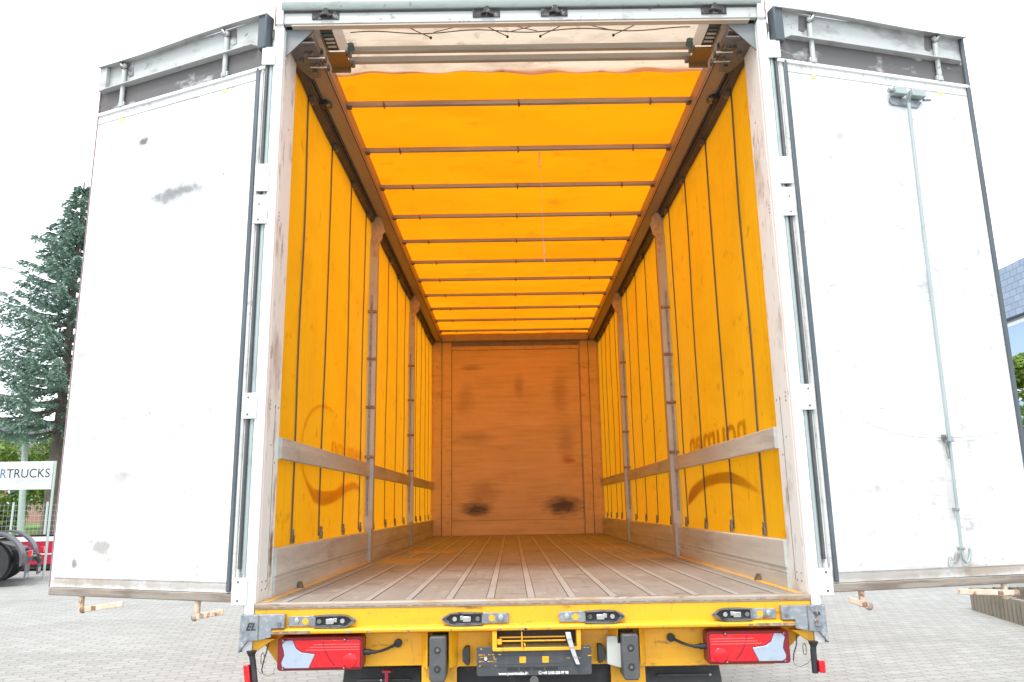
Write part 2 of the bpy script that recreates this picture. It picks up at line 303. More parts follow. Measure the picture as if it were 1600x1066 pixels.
# latches
def latch(x0, x1, boat_left):
    zc = 1.073; d = x1-x0
    def X(u): return x1-u*d if boat_left else x0+u*d      # u=0 at the flat plate end, 1 at the pointed tip
    T = lambda u,y,z: (X(u), y, z)
    b = MB(T); hh = .024
    out = [(0,-.021),(0,.021),(.30,.022),(.36,.024)]
    for k in range(9): t = k/8; out.append((.40+.40*t, .022+.006*math.sin(math.pi*t)))
    out += [(.90,.017),(.97,.010),(1.0,0)]
    low = [(u,-z) for u, z in out[::-1][1:]][:-2]
    pts = [(u, zc+z) for u, z in out[1:]] + [(u, zc+z) for u, z in low] + [(0, zc-.021)]
    b.prism(pts, 1, -.040, -.031); o = b.build('latch', M['galv'], truck, .002)
    # curved cheeks and pocket
    r = MB(T); n = 14
    for sgn in (1,-1):
        top = []
        for k in range(n+1):
            t = k/n; u = .38+.60*t; h = (.0245+.0035*math.sin(math.pi*t))*(1 if t < .72 else 1-((t-.72)/.28)**2*.85); top.append((u, zc+sgn*h))
        inn = [(u, z-sgn*.0055) for u, z in top[::-1]]
        r.prism(top+inn, 1, -.058, -.040)
    r.build('cheek', M['steel'], o)
    MB(T).prism([(.40,zc-.018),(.40,zc+.018),(.86,zc+.018),(.93,zc),(.86,zc-.018)], 1, -.0425, -.0402).build('pocket', M['black'], o)
    MB(T).box(.56,.68,-.058,-.0425,zc-.013,zc+.011).build('cam_keeper', M['chrome'], o, .003)
    MB(T).box(.66,.72,-.052,-.0425,zc-.006,zc+.014).build('lever_tooth', M['chrome'], o, .002)
    MB(T).tube([T(.46,-.043,zc),T(.46,-.056,zc)] if False else [(.46,-.0425,zc),(.46,-.054,zc)], .010, 12) if False else None
    for u in (.46, .80, .95):
        p = X(u); MB().tube([(p,-.0405,zc),(p,-.050 if u < .9 else -.044,zc)], .010 if u < .9 else .006, 12).build('pin', M['chrome'] if u == .8 else M['steel'], o)
    p = X(.25); MB().tube([(p,-.0407,zc),(p,-.0412,zc)], .014, 14).build('slot', M['yellow'], o)
    p = X(.12); MB().ball((p,-.043,zc+.002), .012, .006, .015).build('striker', M['galv_light'], o)
    return o
latch(-1.082,-.782,False); latch(-.407,-.108,True); latch(.114,.408,False); latch(.791,1.076,True)
# corner brackets
for s in (-1,1):
    def T(x,y,z,s=s): return (s*x,y,z)
    zt = 1.107; zb = .985
    b = MB(T)
    b.prism([(1.286,zt),(1.094,zt),(1.094,1.048),(1.15,1.048),(1.15,1.012),(1.20,1.0),(1.286,.995)], 1, -.064, -.032)
    b.add([(1.286,-.064,zt),(1.292,.10,zt),(1.296,.10,.93),(1.290,-.064,.95),(1.25,-.064,1.0),(1.25,.10,1.0),(1.27,-.03,zt),(1.27,.10,zt)], [(0,3,2,1),(3,4,5,2),(4,3,0,6),(5,7,1,2),(0,1,7,6)])
    b = b.build('corner_bracket', M['galv'], truck, .002)
    MB(T).box(1.204,1.209,-.0655,-.064,1.0,1.105).build('bracket_fold', M['steel'], b)
    MB(T).tube([(1.115,-.064,1.066),(1.115,-.071,1.066)], .009, 6).build('bolt', M['steel'], b)
    if s < 0:
        text('maker_mark', 'EL', .042, M['black'], b, lambda x,y,z: (-1.262+x, -.0655-z, 1.043+y), bold=.001, shear=.35)
    else:
        text('maker_mark', 'ELB', .020, M['black'], b, lambda x,y,z: (1.232+x, -.0655-z, 1.066+y))
        MB().prism([(1.235,1.02),(1.262,1.02),(1.262,1.045),(1.256,1.052),(1.241,1.052),(1.235,1.045)], 1, -.068, -.064).build('embossed_tab', M['galv'], b, .003)
    # yellow wedge below the corner
    MB(T).prism([(1.237,1.0),(1.14,1.0),(1.16,.99),(1.237,.94)], 1, -.03, .02).build('corner_gusset', M['yellow'], truck, .002)
    # tail lamps
    x0, x1 = (.752,1.128) if s < 0 else (.764,1.128); z0, z1 = (.866,1.006) if s < 0 else (.862,1.002)
    def rr(x0,x1,z0,z1,r,n=5):
        P = []
        for (cx,cz,a0) in ((x1-r,z1-r,0),(x0+r,z1-r,90),(x0+r,z0+r,180),(x1-r,z0+r,270)):
            for k in range(n+1): a = R(a0+90*k/n); P.append((cx+r*math.cos(a), cz+r*math.sin(a)))
        return P
    hp = rr(x0,x1,z0,z1,.016)
    h = MB(T).prism(hp, 1, -.030, .045).build('tail_lamp', M['red_dark'], truck, .005)
    xs = x0+.010; xe = x1-.014
    red = [(xs,z0+.012),(xs,z1-.02),(xs+.008,z1-.013),(xe-.055,z1-.013),(xe-.070,z1-.045),(xe-.095,z1-.062),(xe-.155,z1-.070),(xe-.13,z0+.012)]
    MB(T).prism(red, 1, -.037, -.030).build('red_lens', M['red_lens'], h, .003)
    clr = [(xe-.128,z0+.011),(xe-.153,z1-.0715),(xe-.093,z1-.0635),(xe-.068,z1-.047),(xe-.053,z1-.013),(xe-.015,z1-.014),(xe-.006,z1-.03),(xe-.014,z1-.055),(xe-.018,z1-.075),(xe-.006,z0+.035),(xe-.012,z0+.011)]
    MB(T).prism(clr, 1, -.0365, -.030).build('clear_lens', M['clear_lens'], h, .003)
    cx, cz = xs+.045, z0+.040
    MB(T).tube([(cx,-.037,cz),(cx,-.0415,cz),(cx,-.043,cz)], .033, 24, .026).build('reflector', M['red_lens'], h)
    a = MB(T)
    for k in range(3): zz = z1-.032-.011*k; a.box(xs+.006, xe-.125+.016*k-.02, -.0392, -.0371, zz-.0022, zz+.0022)
    a.build('lens_rib', M['rib'], h)
    arc = MB(T); arc.tube([(xs+.165+.012*math.sin(t*3)-.055*t, -.0375, z1-.018-(.10*t)) for t in [k/8 for k in range(9)]], .0022, 6); arc.build('lens_rib', M['red_dark'], h)
    for (px,pz) in ((xs+.07,z1-.012),(xe-.012,z1-.013),(xs+.07,z0+.012),(xe-.015,z0+.012)):
        MB(T).tube([(px,-.036,pz),(px,-.041,pz)], .007, 12).build('screw_boss', M['red_dark'], h)
        MB(T).tube([(px,-.041,pz),(px,-.0425,pz)], .003, 8).build('screw', M['chrome'], h)
    # cable
    cz0 = .935; c = MB(T)
    path = [(x0-.03,-.005,cz0)]
    for k in range(1,9): t = k/8; path.append((x0-.03-.115*t, -.005+.048*t**2, cz0-.002+.030*t**2+(.0 if s < 0 else .004*t)))
    c.tube(path, .0062, 10); c = c.build('lamp_cable', M['black'], truck)
    MB(T).tube([(x0+.004,-.005,cz0),(x0-.028,-.005,cz0)], .013, 12).build('connector', M['black'], c)
    MB(T).tube([(x0-.028,-.005,cz0),(x0-.056,-.005,cz0-.001)], .010, 12, .007).build('connector', M['black'], c)
    MB(T).tube([(path[-1][0],.030,path[-1][2]),(path[-1][0],.045,path[-1][2])], .018, 20).build('grommet', M['black'], c)
    # corner posts
    p = MB(T); p.box(1.240,1.284,-.034,.02,.945,4.045); p.box(1.284,1.302,.0,.03,.97,4.0)
    p = p.build('corner_post', M['white'], truck, .003)
    MB(T).box(1.2365,1.2395,-.030,.0,ZF,4.02).build('post_edge', M['white'], p)
    MB(T).box(1.235,1.268,.0,.205,ZF-.02,4.02).build('inner_panel', M['post_white'], p, .002)
    random.seed(5)
    for (yy,zz) in ((.045,1.20),(.045,1.235),(.10,1.20),(.10,1.235),(.04,2.03),(.04,2.05),(.04,2.07),(.12,2.05),(.17,2.05),(.03,2.98),(.03,3.0),(.03,3.02),(.12,3.52),(.08,1.86),(.15,1.78)):
        MB(T).tube([(1.235,yy,zz),(1.2335,yy,zz)], .0045, 8).build('rivet', M['steel'], p)
    MB(T).box(1.2335,1.2349,.122,.125,1.2,2.06).build('panel_seam', M['steel'], p)
    # conduit beside the post carrying the hinges
    MB(T).tube([(1.296,-.018,1.28),(1.296,-.018,3.9)], .013, 12).build('hinge_tube', M['galv_light'], p)
    for (za,zb_) in ((1.145,1.262),(1.974,2.095),(2.935,3.085),(3.105,3.25),(3.80,3.90)):
        hg = MB(T).box(1.272,1.340,-.047,-.038,za,zb_).build('hinge', M['white'], p, .003)
    for (za,zb_) in ((1.145,1.262),(1.974,2.095),(2.935,3.085)):
        for q in (.02,.10):
            MB(T).tube([(1.312,-.047,za+q),(1.312,-.050,za+q)], .0055, 8).build('hinge_bolt', M['steel'], p)
    # side marker lamp on rubber arm
    if s < 0: pth = [(1.235,-.05,.945),(1.228,-.05,.915),(1.210,-.05,.80)]
    else: pth = [(1.225,-.05,.945),(1.222,-.05,.915),(1.222,-.05,.825)]
    a = MB(T).tube(pth, .013, 10).build('marker_arm', M['black'], truck)
    MB(T).tube([(pth[0][0],-.05,.955),(pth[0][0],-.05,.935)], .022, 14, .014).build('arm_cuff', M['black'], a)
    if s < 0: MB(T).add([(x,y,z) for z, xo in ((.90,1.240),(.80,1.225)) for (x,y) in ((xo,-.07),(xo+.024,-.07),(xo+.024,-.03),(xo,-.03))], [(3,2,1,0),(4,5,6,7),(0,1,5,4),(1,2,6,5),(2,3,7,6),(3,0,4,7)]).build('marker_lens', M['red_lens'], a, .004)
    else: MB(T).box(1.236,1.262,-.07,-.03,.828,.878).build('marker_lens', M['red_lens'], a, .004)
    # thin wire and shackle under the corner
    wr = MB(T); wr.tube([(1.17,-.02,.985),(1.175,-.03,.95),(1.185,-.035,.91),(1.19,-.04,.875),(1.186,-.04,.862)] if s < 0 else [(1.165,-.02,.98),(1.158,-.03,.94),(1.14,-.035,.90),(1.135,-.04,.875)], .0028, 6)
    wr.tube([(1.135,-.04,.875),(1.138,-.04,.858),(1.16,-.045,.85),(1.195,-.05,.865),(1.21,-.05,.885)], .001, 5)
    wr = wr.build('loose_wire', M['black'], truck)
    MB(T).tube([(1.19,-.035,.945),(1.183,-.035,.935),(1.183,-.035,.905),(1.19,-.035,.895),(1.197,-.035,.905),(1.197,-.035,.935),(1.19,-.035,.945)], .0022, 6).build('shackle', M['steel'], wr)

# number plate holder
ph = MB().prism(rr(-.252,.252,.831,.953,.010), 1, -.034, -.026).build('number_plate_holder', M['plate'], truck, .002)
a = MB()
for k in range(7): a.box(-.245+.07*k,-.245+.07*k+.052,-.036,-.034,.868,.872)
a.build('rib', M['plate'], ph)
for (xa,xb) in ((-.118,-.072),(-.064,-.016),(-.008,.042),(.050,.104)): MB().box(xa,xb,-.0355,-.0342,.853,.866).build('slot', M['black'], ph)
for (xa,xb) in ((-.064,-.036),(.036,.064)): MB().box(xa,xb,-.0362,-.0342,.884,.910).build('opening', M['yellow'], ph)
random.seed(3)
for i in range(40):
    x = random.choice((random.uniform(-.245,-.14), random.uniform(-.245,-.14), random.uniform(.13,.24))); z = random.choice((.942,.918,.908,.9,.89,.872))
    wd = random.uniform(.004,.018)
    MB().box(x,x+wd,-.0349,-.0342,z,z+random.uniform(.0015,.004)).build('stamped_mark', M['yellow'], ph)
MB().tube([(-.212,-.034,.902),(-.212,-.037,.902)], .006, 12).build('screw_cap', M['text_white'], ph)
MB().tube([(.185,-.034,.902),(.185,-.037,.902)], .006, 12).build('screw_cap', M['text_white'], ph)
text('lettering', 'www.yourtrucks.de', .0165, M['text_white'], ph, lambda x,y,z: (-.156+x*.98, -.0355-z*.5, .836+y), bold=.0006)
text('lettering', '+49 2103-258 97 98', .0150, M['text_white'], ph, lambda x,y,z: (.034+x*.93, -.0355-z*.5, .8365+y), bold=.0006)
rg = [(.025+.0065*math.cos(t), -.0357, .8425+.0065*math.sin(t)) for t in [2*math.pi*k/14 for k in range(15)]]
MB().tube(rg, .0009, 5).tube([(.023,-.0357,.845),(.0225,-.0357,.842),(.025,-.0357,.839),(.0275,-.0357,.8395)], .0013, 5).build('lettering', M['text_white'], ph)
MB().prism([(-.165,.879),(.13,.879),(.13,.914),(-.165,.914)], 1, -.0352, -.034).build('panel', M['plate'], ph, .001)
# handle mechanism above it
hm = MB().box(-.182,-.162,-.05,.04,.94,1.02).box(.188,.207,-.05,.04,.94,1.02).box(-.18,.205,-.052,-.042,.936,.950).build('release_frame', M['yellow'], truck, .002)
MB().tube([(-.15,-.03,.990),(.14,-.03,.990)], .0035, 8).tube([(-.15,-.035,.975),(.14,-.035,.975)], .0035, 8).build('release_rod', M['yellow'], hm)
MB().box(-.16,-.14,-.05,-.02,.963,.985).box(-.165,-.135,-.056,-.052,.936,.948).build('release_block', M['yellow'], hm, .002)
MB().tube([(-.052,-.045,1.015),(-.052,-.05,.955),(-.046,-.052,.946),(-.038,-.05,.955),(-.042,-.045,.968)], .0032, 8).build('spring_hook', M['yellow'], hm)
MB().box(-.16,.19,.02,.04,.955,1.018).build('recess', M['gap'], hm)
lv = MB()
lp = [(.150,1.012,.011),(.155,.985,.011),(.165,.95,.010),(.178,.91,.009),(.190,.88,.008)]
for i in range(len(lp)-1):
    a_, b_ = lp[i], lp[i+1]
    lv.add([(a_[0]-a_[2],-.060,a_[1]),(a_[0]+a_[2],-.060,a_[1]),(b_[0]+b_[2],-.066,b_[1]),(b_[0]-b_[2],-.066,b_[1]),(a_[0]-a_[2],-.053,a_[1]),(a_[0]+a_[2],-.053,a_[1]),(b_[0]+b_[2],-.059,b_[1]),(b_[0]-b_[2],-.059,b_[1])], [(0,1,2,3),(7,6,5,4),(0,4,5,1),(3,2,6,7),(0,3,7,4),(1,5,6,2)])
lv.build('release_lever', M['alu'], hm)
# small boxes
MB().prism([(.322,.870),(.324,.960),(.326,.985),(.372,.985),(.372,.955),(.384,.955),(.384,.852)], 1, -.02, .045).build('socket_box', mk('pale_grey_plastic', (.48,.50,.47), .5), truck, .003)
for s in (-1,1): MB().prism([(s*.285,.872),(s*.285,.948),(s*.303,.948),(s*.315,.935),(s*.315,.890),(s*.300,.875)], 1, -.01, .045).build('cable_clip', M['black'], truck, .003)
# under body
uc = MB()
for s in (-1,1): uc.box(min(s*.36,s*.44),max(s*.36,s*.44),.07,8.2,.72,.97)
for y in (.12,1.2,2.4,3.6,4.8,6.0,7.2): uc.box(-1.2,1.2,y,y+.06,.98,1.09)
uc = uc.build('chassis', M['black'], truck)
MB().box(-.36,.36,.10,.16,.60,.97).build('rear_chassis_plate', M['black'], uc)
MB().tube([(0,.12,.80),(0,.02,.80)], .02, 10).build('tow_pin', M['steel'], uc)
for s in (-1,1):
    xa, xb = sorted((s*.55, s*.94)); fb = MB()
    fb.prism([(.45,.70),(.50,.775),(2.7,.775),(2.75,.70),(2.78,.5),(2.74,.5),(2.70,.68),(.54,.735),(.50,.5),(.46,.5)], 0, xa, xb)
    fb = fb.build('mudguard', M['buffer'], truck, .004)
    MB().box(xa+.07,xb-.05,.44,.452,.722,.732).build('mudguard_rib', M['buffer'], fb, .002)
    MB().tube([((xa+xb)/2 if s < 0 else xb-.06,.44,.727),((xa+xb)/2 if s < 0 else xb-.06,.435,.727)], .006, 8).build('mudguard_bolt', M['alu'], fb)
MB().box(-.722,-.704,.40,.43,.45,.776).box(-.735,-.690,.39,.43,.768,.782).build('red_bracket', mk('pinkish_red_paint', (.55,.06,.09), .5), truck, .003)
def wheel(parent, c, r, wd, ax=0, side=1):
    prof = [(r*.55,-wd/2),(r*.93,-wd/2),(r,-wd*.38),(r,wd*.38),(r*.93,wd/2),(r*.55,wd/2)]
    def lathe(prof, n=28):
        v=[];f_=[]
        for k in range(n):
            t=2*math.pi*k/n
            for (q,h) in prof:
                v.append((c[0]+h,c[1]+q*math.cos(t),c[2]+q*math.sin(t)) if ax==0 else (c[0]+q*math.cos(t),c[1]+h,c[2]+q*math.sin(t)))
        L_=len(prof)
        for k in range(n):
            for j in range(L_-1): a_=k*L_+j; b_=((k+1)%n)*L_+j; f_.append((a_,b_,b_+1,a_+1))
        return v,f_
    o = MB().add(*lathe(prof)).build('wheel', M['black'], parent)
    MB().add(*lathe([(r*.57,-wd*.42),(r*.54,-wd*.3),(r*.30,-wd*.1*side if side else 0),(r*.16,side*wd*.3),(.01,side*wd*.32)])).build('rim', M['galv'], o)
    return o
for s in (-1,1):
    for y in (1.4,): 
        for xx in (.62,.92): wheel(truck, (s*xx,y,.46), .46, .26, 0, s)
    for xx in (1.0,): wheel(truck, (s*xx,9.1,.46), .46, .28, 0, s)
MB().tube([(-.8,1.4,.46),(.8,1.4,.46)], .07, 12).build('axle', M['black'], uc)
# cab ahead of the box
cb = MB().prism([(8.15,.55),(8.15,3.0),(8.4,3.25),(9.6,3.1),(10.1,2.2),(10.2,.55)], 0, -1.2, 1.2).build('cab', M['yellow'], truck, .04)

# side boards, rails, pillars, curtains
def cx(y, z): return 1.261+.0042*math.sin(y*5.1+z*.8)+.0025*math.sin(z*3.1+y*2)+.001*math.sin(y*14-z*5)
for s in (-1,1):
    T = lambda x,y,z,s=s: (s*x,y,z)
    ztop = 1.376
    pr = [(1.232,ZF),(1.224,ZF),(1.222,1.215),(1.226,1.217),(1.226,1.222),(1.222,1.224),(1.222,1.236),(1.227,1.238),(1.227,1.246),(1.220,1.249),(1.218,ztop-.005),(1.222,ztop),(1.250,ztop),(1.250,ZF)]
    for (ya,yb) in ((.206,2.615),(2.745,5.165),(5.285,YE-.01)):
        MB(T).prism(pr, 1, ya, yb).build('side_board', M['plank'], truck, 0)
    z0, z1 = (1.803,1.908) if s < 0 else (1.815,1.920)
    for (ya,yb) in ((.20,2.62),(2.74,5.17),(5.28,YE-.01)):
        r = MB(T).prism([(1.216,z0+.004),(1.216,z1-.004),(1.221,z1),(1.243,z1),(1.243,z0),(1.221,z0)], 1, ya, yb).build('side_rail', M['plank'], truck)
    for yp in (Y1, Y2):
        p = MB(T); p.box(1.196,1.250,yp-.052,yp+.06,ZF+.0,3.96)
        p = p.build('pillar', M['pillar'], truck, .004)
        MB(T).box(1.188,1.256,yp-.056,yp-.0525,1.40,3.80).build('pillar_channel', M['alu'], p, .001)
        MB(T).tube([(1.232,yp-.064,1.5),(1.232,yp-.064,3.3)], .008, 8).build('pillar_rod', M['galv'], p)
        for z in (1.95,2.35,2.75,3.15): MB(T).box(1.185,1.26,yp-.075,yp-.0565,z,z+.02).build('pillar_clip', M['rust'], p)
        # pale wood infill and torn tape
        random.seed(int(yp*10)+s); pts = []
        for k in range(13):
            z = 3.66+.35*k/12; pts.append((1.200-random.uniform(.0,.02)-(.055*math.sin(math.pi*max(0,(k-3)/9)) if k > 3 else 0), z))
        pts += [(1.225,4.01),(1.232,3.80),(1.222,3.64)]
        MB(T).prism(pts, 1, yp-.062, yp-.0575).build('torn_tape', M['rag'], p)
    # curtain
    g = MB(T); ny, nz_ = 240, 40; ztc = 3.97; zbc = 1.36
    vs_ = [(cx(.2+(YE-.18)*i/ny, zbc+(ztc-zbc)*j/nz_), .2+(YE-.18)*i/ny, zbc+(ztc-zbc)*j/nz_) for i in range(ny+1) for j in range(nz_+1)]
    fs_ = [(i*(nz_+1)+j,(i+1)*(nz_+1)+j,(i+1)*(nz_+1)+j+1,i*(nz_+1)+j+1) for i in range(ny) for j in range(nz_)]
    g.add(vs_, fs_); cu = g.build('curtain', M['tarp'], truck)
    MB(T).box(1.252,1.275,.2,YE,.98,1.355).build('curtain_skirt', M['yellow'], cu)
    ys = (.56,1.185,1.815,2.425,3.0,3.64,4.23,4.86,5.50,5.95,6.40,6.95,7.4)
    for y in ys:
        wv = .010*math.sin(y*7)
        st = MB(T); n = 16
        for k in range(n):
            za = 1.40+(3.96-1.40)*k/n; zb_ = 1.40+(3.96-1.40)*(k+1)/n
            def yo(z): return y+wv*(z-1.4)/2.5+.004*math.sin(z*4+y)
            wdt = .014
            xa_ = cx(y,za)-.006; xb_ = cx(y,zb_)-.006
            st.add([(xa_,yo(za)-wdt,za),(xa_,yo(za)+wdt,za),(xb_,yo(zb_)+wdt,zb_),(xb_,yo(zb_)-wdt,zb_),(xa_+.0025,yo(za)-wdt,za),(xa_+.0025,yo(za)+wdt,za),(xb_+.0025,yo(zb_)+wdt,zb_),(xb_+.0025,yo(zb_)-wdt,zb_)],
                   [(0,1,2,3),(7,6,5,4),(0,4,5,1),(3,2,6,7),(0,3,7,4),(1,5,6,2)])
        st = st.build('curtain_strap', M['strap'], cu)
        MB(T).box(1.238,1.253,y-.017,y+.017,1.382,1.425).box(1.240,1.252,y-.010,y+.010,1.425,1.455).build('strap_buckle', M['steel'], st, .002)
        MB(T).tube([(1.235,y-.012,3.925),(1.235,y+.012,3.925)], .014, 10).box(1.228,1.25,y-.02,y+.02,3.93,3.955).build('strap_roller', M['steel'], st)
    # roof side rail and curtain track
    rl = MB(T)
    rl.prism([(1.103,4.0),(1.206,4.0),(1.206,4.006),(1.212,4.006),(1.212,4.11),(1.098,4.11),(1.098,4.02),(1.103,4.018)], 1, .02, YE)
    rl = rl.build('roof_rail', M['rail'], truck, .002)
    MB(T).box(1.103,1.107,.25,YE,3.992,4.0).build('rail_lip', M['gap'], rl); MB(T).box(1.196,1.200,.25,YE,3.992,4.0).build('rail_lip', M['gap'], rl)
    MB(T).prism([(1.214,3.985),(1.222,3.985),(1.222,3.965),(1.258,3.955),(1.258,3.948),(1.286,3.948),(1.286,4.12),(1.214,4.12)], 1, .02, YE).build('curtain_track', M['alu_dark'], truck, .002)
    MB(T).tube([(1.206,.66,3.995),(1.206,.72,3.995)], .03, 10).build('rail_latch', M['black'], rl)
    MB(T).box(1.16,1.20,.68,.74,3.975,3.999).build('rail_latch', M['steel'], rl, .004)
    # corner gusset plates at the rear
    gp = MB(T).prism([(1.245,.01),(1.085,.01),(1.105,.20),(1.13,.34),(1.19,.36),(1.245,.22)], 2, 3.955, 3.965).build('roof_gusset', mk('dark_grey_gusset', (.13,.135,.14), .5, 0, [((14,14,14),6,.5,.65,(.07,.07,.07),.8)]), truck, .002)
    MB(T).prism([(1.24,3.87),(1.24,4.03),(1.09,4.03)], 1, .004, .012).build('gusset_web', mk('dull_grey_web', (.20,.215,.22), .5, .2), gp)
    for (px,py) in ((1.12,.09),(1.15,.09),(1.12,.20),(1.15,.27),(1.19,.15)): MB(T).tube([(px,py,3.955),(px,py,3.938)], .011, 6).build('bolt', M['steel'], gp)
    for (px,py) in ((1.10,.13),(1.11,.22)): MB(T).tube([(px+.05,py,3.947),(px-.04,py+.005,3.947)], .005, 8).build('pin', M['chrome'], gp)
    # ghost print on the outside of the curtain
    if s > 0:
        up_ = [(2.38,1.60),(2.28,1.665),(2.0,1.715),(1.75,1.745),(1.45,1.750),(1.2,1.742),(.93,1.702),(.60,1.612)]
        lo_ = [(.62,1.607),(.93,1.645),(1.2,1.672),(1.45,1.682),(1.75,1.668),(2.0,1.63),(2.28,1.56),(2.42,1.54)]
        MB().prism(up_+lo_, 0, 1.2695, 1.2700).build('printed_swoosh', M['print'], cu)
        text('printed_lettering', 'noumen', .36, M['print'], cu, lambda x,y,z: (1.2697+z*.1, .78+x, 1.885+y*.84), sx=1.22, bold=.006)
    else:
        n = 26; ou = []; inn = []
        for k in range(n+1):
            a_ = R(75+250*k/n); th = .03+.035*(k/n)
            ou.append((1.30-(-.60)*math.cos(a_)*-1*-1 if False else 1.32+.62*math.cos(a_), 1.90+.31*math.sin(a_))); inn.append((1.32+(.62-th)*math.cos(a_), 1.90+(.31-th*.6)*math.sin(a_)))
        g = MB(); v_ = [(-1.2697,a_,b_) for a_, b_ in ou]+[(-1.2697,a_,b_) for a_, b_ in inn]; L_ = len(ou)
        g.add(v_, [(i,i+1,i+1+L_,i+L_) for i in range(L_-1)]).build('printed_ring', M['print_faint'], cu)
        up_ = [(.82,1.74),(1.0,1.68),(1.3,1.665),(1.6,1.68),(1.95,1.735),(2.2,1.755),(2.42,1.735)]
        lo_ = [(2.42,1.70),(2.2,1.705),(1.95,1.675),(1.6,1.60),(1.3,1.575),(1.05,1.60),(.86,1.69)]
        MB().prism(up_+lo_, 0, -1.2700, -1.2695).build('printed_swoosh', M['print_faint'], cu)
        text('printed_lettering', 'noumen', .30, M['print_faint'], cu, lambda x,y,z: (-1.2697+z*.1, 1.45+x, 1.90+y*.7), sx=1.1, bold=.004)

# front wall
fwl = MB().box(-1.29,1.29,YE+.02,YE+.06,ZF-.05,4.17).build('front_wall', M['plyframe'], truck)
MB().box(-.953,.968,YE,YE+.02,1.36,3.865).build('wall_panel', M['plywall'], fwl, .002)
MB().box(-.953,.968,YE-.004,YE+.02,ZF,1.355).build('kick_board', M['plywall'], fwl, .002)
for (xa,xb) in ((-1.225,-1.105),(-1.098,-.958),(.973,1.098),(1.105,1.225)): MB().box(xa,xb,YE-.010,YE+.02,ZF,3.985).build('wall_post', M['plyframe'], fwl, .003)
MB().box(-.953,.968,YE-.018,YE+.02,3.868,3.925).build('wall_header', M['plyframe'], fwl, .004)
MB().box(-.953,.968,YE-.002,YE+.02,3.93,3.985).build('header_recess', M['rail'], fwl)
MB().box(-1.098,1.098,YE-.14,YE+.02,3.985,4.06).box(-1.2,1.2,YE-.03,YE+.019,4.0601,4.108).build('front_roof_beam', M['rail'], fwl, .004)
for s in (-1,1):
    MB().box(min(s*1.10,s*1.104),max(s*1.10,s*1.104),YE-.011,YE-.008,ZF,3.98).build('wall_joint', M['gap'], fwl)
    MB().box(min(s*.954,s*.9575),max(s*.954,s*.9575),YE-.006,YE+.0,ZF,3.86).build('wall_joint', M['gap'], fwl)
# roof canvas, with the pale rear strip
def rz(x, y):
    ph_ = (y-.876)/.653
    return 4.108+.020*math.sin(math.pi*(ph_ % 1))*(1 if y > .876 else .4)+.004*math.sin(x*5+y*3)+.003*math.sin(x*17+y*6)*math.sin(y*3)
g = MB(); nx, ny = 24, 180; ya = .54
vs_ = [(-1.2+2.4*i/nx, ya+.008*math.sin(i*.9)*(j == 0)+(YE+.02-ya)*j/ny, rz(-1.2+2.4*i/nx, ya+(YE-ya)*j/ny)) for i in range(nx+1) for j in range(ny+1)]
g.add(vs_, [(i*(ny+1)+j,(i+1)*(ny+1)+j,(i+1)*(ny+1)+j+1,i*(ny+1)+j+1) for i in range(nx) for j in range(ny)]); g.build('roof_canvas', M['tarp_roof'], truck)
random.seed(9); g = MB(); nx, ny = 110, 60
vs_ = []
for i in range(nx+1):
    for j in range(ny+1):
        x = -1.19+2.38*i/nx; y = .0+.57*j/ny+(.012*math.sin(x*3.1)+.006*math.sin(x*9) if j == ny else 0)
        z = 4.102+.008*math.sin(y*62+math.sin(x*4)*1.6+x*1.3)*(1-.5*j/ny)+.004*math.sin(x*11+y*9)+.004*math.sin(x*23-y*17)
        vs_.append((x,y,z))
g.add(vs_, [(i*(ny+1)+j,(i+1)*(ny+1)+j,(i+1)*(ny+1)+j+1,i*(ny+1)+j+1) for i in range(nx) for j in range(ny)]); g.build('pale_canvas_strip', M['tarp_white'], truck)
# roof bows
for i in range(11):
    y = .876+.653*i
    b = MB().prism([(y-.017,4.066),(y+.012,4.066),(y+.015,4.07),(y+.015,4.094),(y-.020,4.094),(y-.020,4.070)], 0, -1.105, 1.105).build('roof_bow', M['bow'], truck)
    for s in (-1,1): MB().box(min(s*1.07,s*1.102),max(s*1.07,s*1.102),y-.028,y+.024,4.058,4.066).build('bow_end', M['steel'], b, .002)
    for x in (-.86+.01*(i % 3), .0, .84-.01*(i % 2)):
        MB().tube([(x,y-.024,4.072),(x,y+.005,4.054)], .006, 8).tube([(x-.004,y-.022,4.09),(x-.004,y-.022,4.066)], .004, 6).build('bow_clip', M['steel'], b)
for y in (.245,.345):
    b = MB().prism([(y-.012,4.045),(y+.014,4.045),(y+.016,4.05),(y+.016,4.075),(y-.016,4.075),(y-.016,4.05)], 0, -.975, .975).build('rear_bow', M['bow'], truck)
for s in (-1,1):
    T = lambda x,y,z,s=s: (s*x,y,z)
    c = MB(T).box(.965,1.075,.205,.36,4.018,4.03).box(.965,1.075,.35,.36,3.99,4.03).build('roller_carriage', M['brownplate'], truck, .006)
    MB(T).box(.945,1.0,.02,.20,4.034,4.04).build('carriage_plate', M['white'], c, .002)
    MB(T).box(1.0,1.065,.02,.205,4.036,4.046).build('carriage_backing', M['alu_dark'], c)
    for k in range(4): MB(T).box(1.005,1.055,.045+.035*k,.060+.035*k,4.026,4.034).build('spring_leaf', M['alu'] if k else M['teal'], c, .002)
    MB(T).box(1.062,1.068,.02,.24,4.015,4.04).build('carriage_side', M['rail'], c)
    for (px,py) in ((.95,.23),(.95,.33),(1.10,.20),(1.10,.28),(1.10,.36)): MB(T).tube([(px,py,4.04),(px,py,4.012)], .014, 8).build('roller', M['steel'], c)
    MB(T).tube([(.935,.17,4.05),(.935,.20,4.035)], .020, 12).build('roller_pad', M['teal'], c)
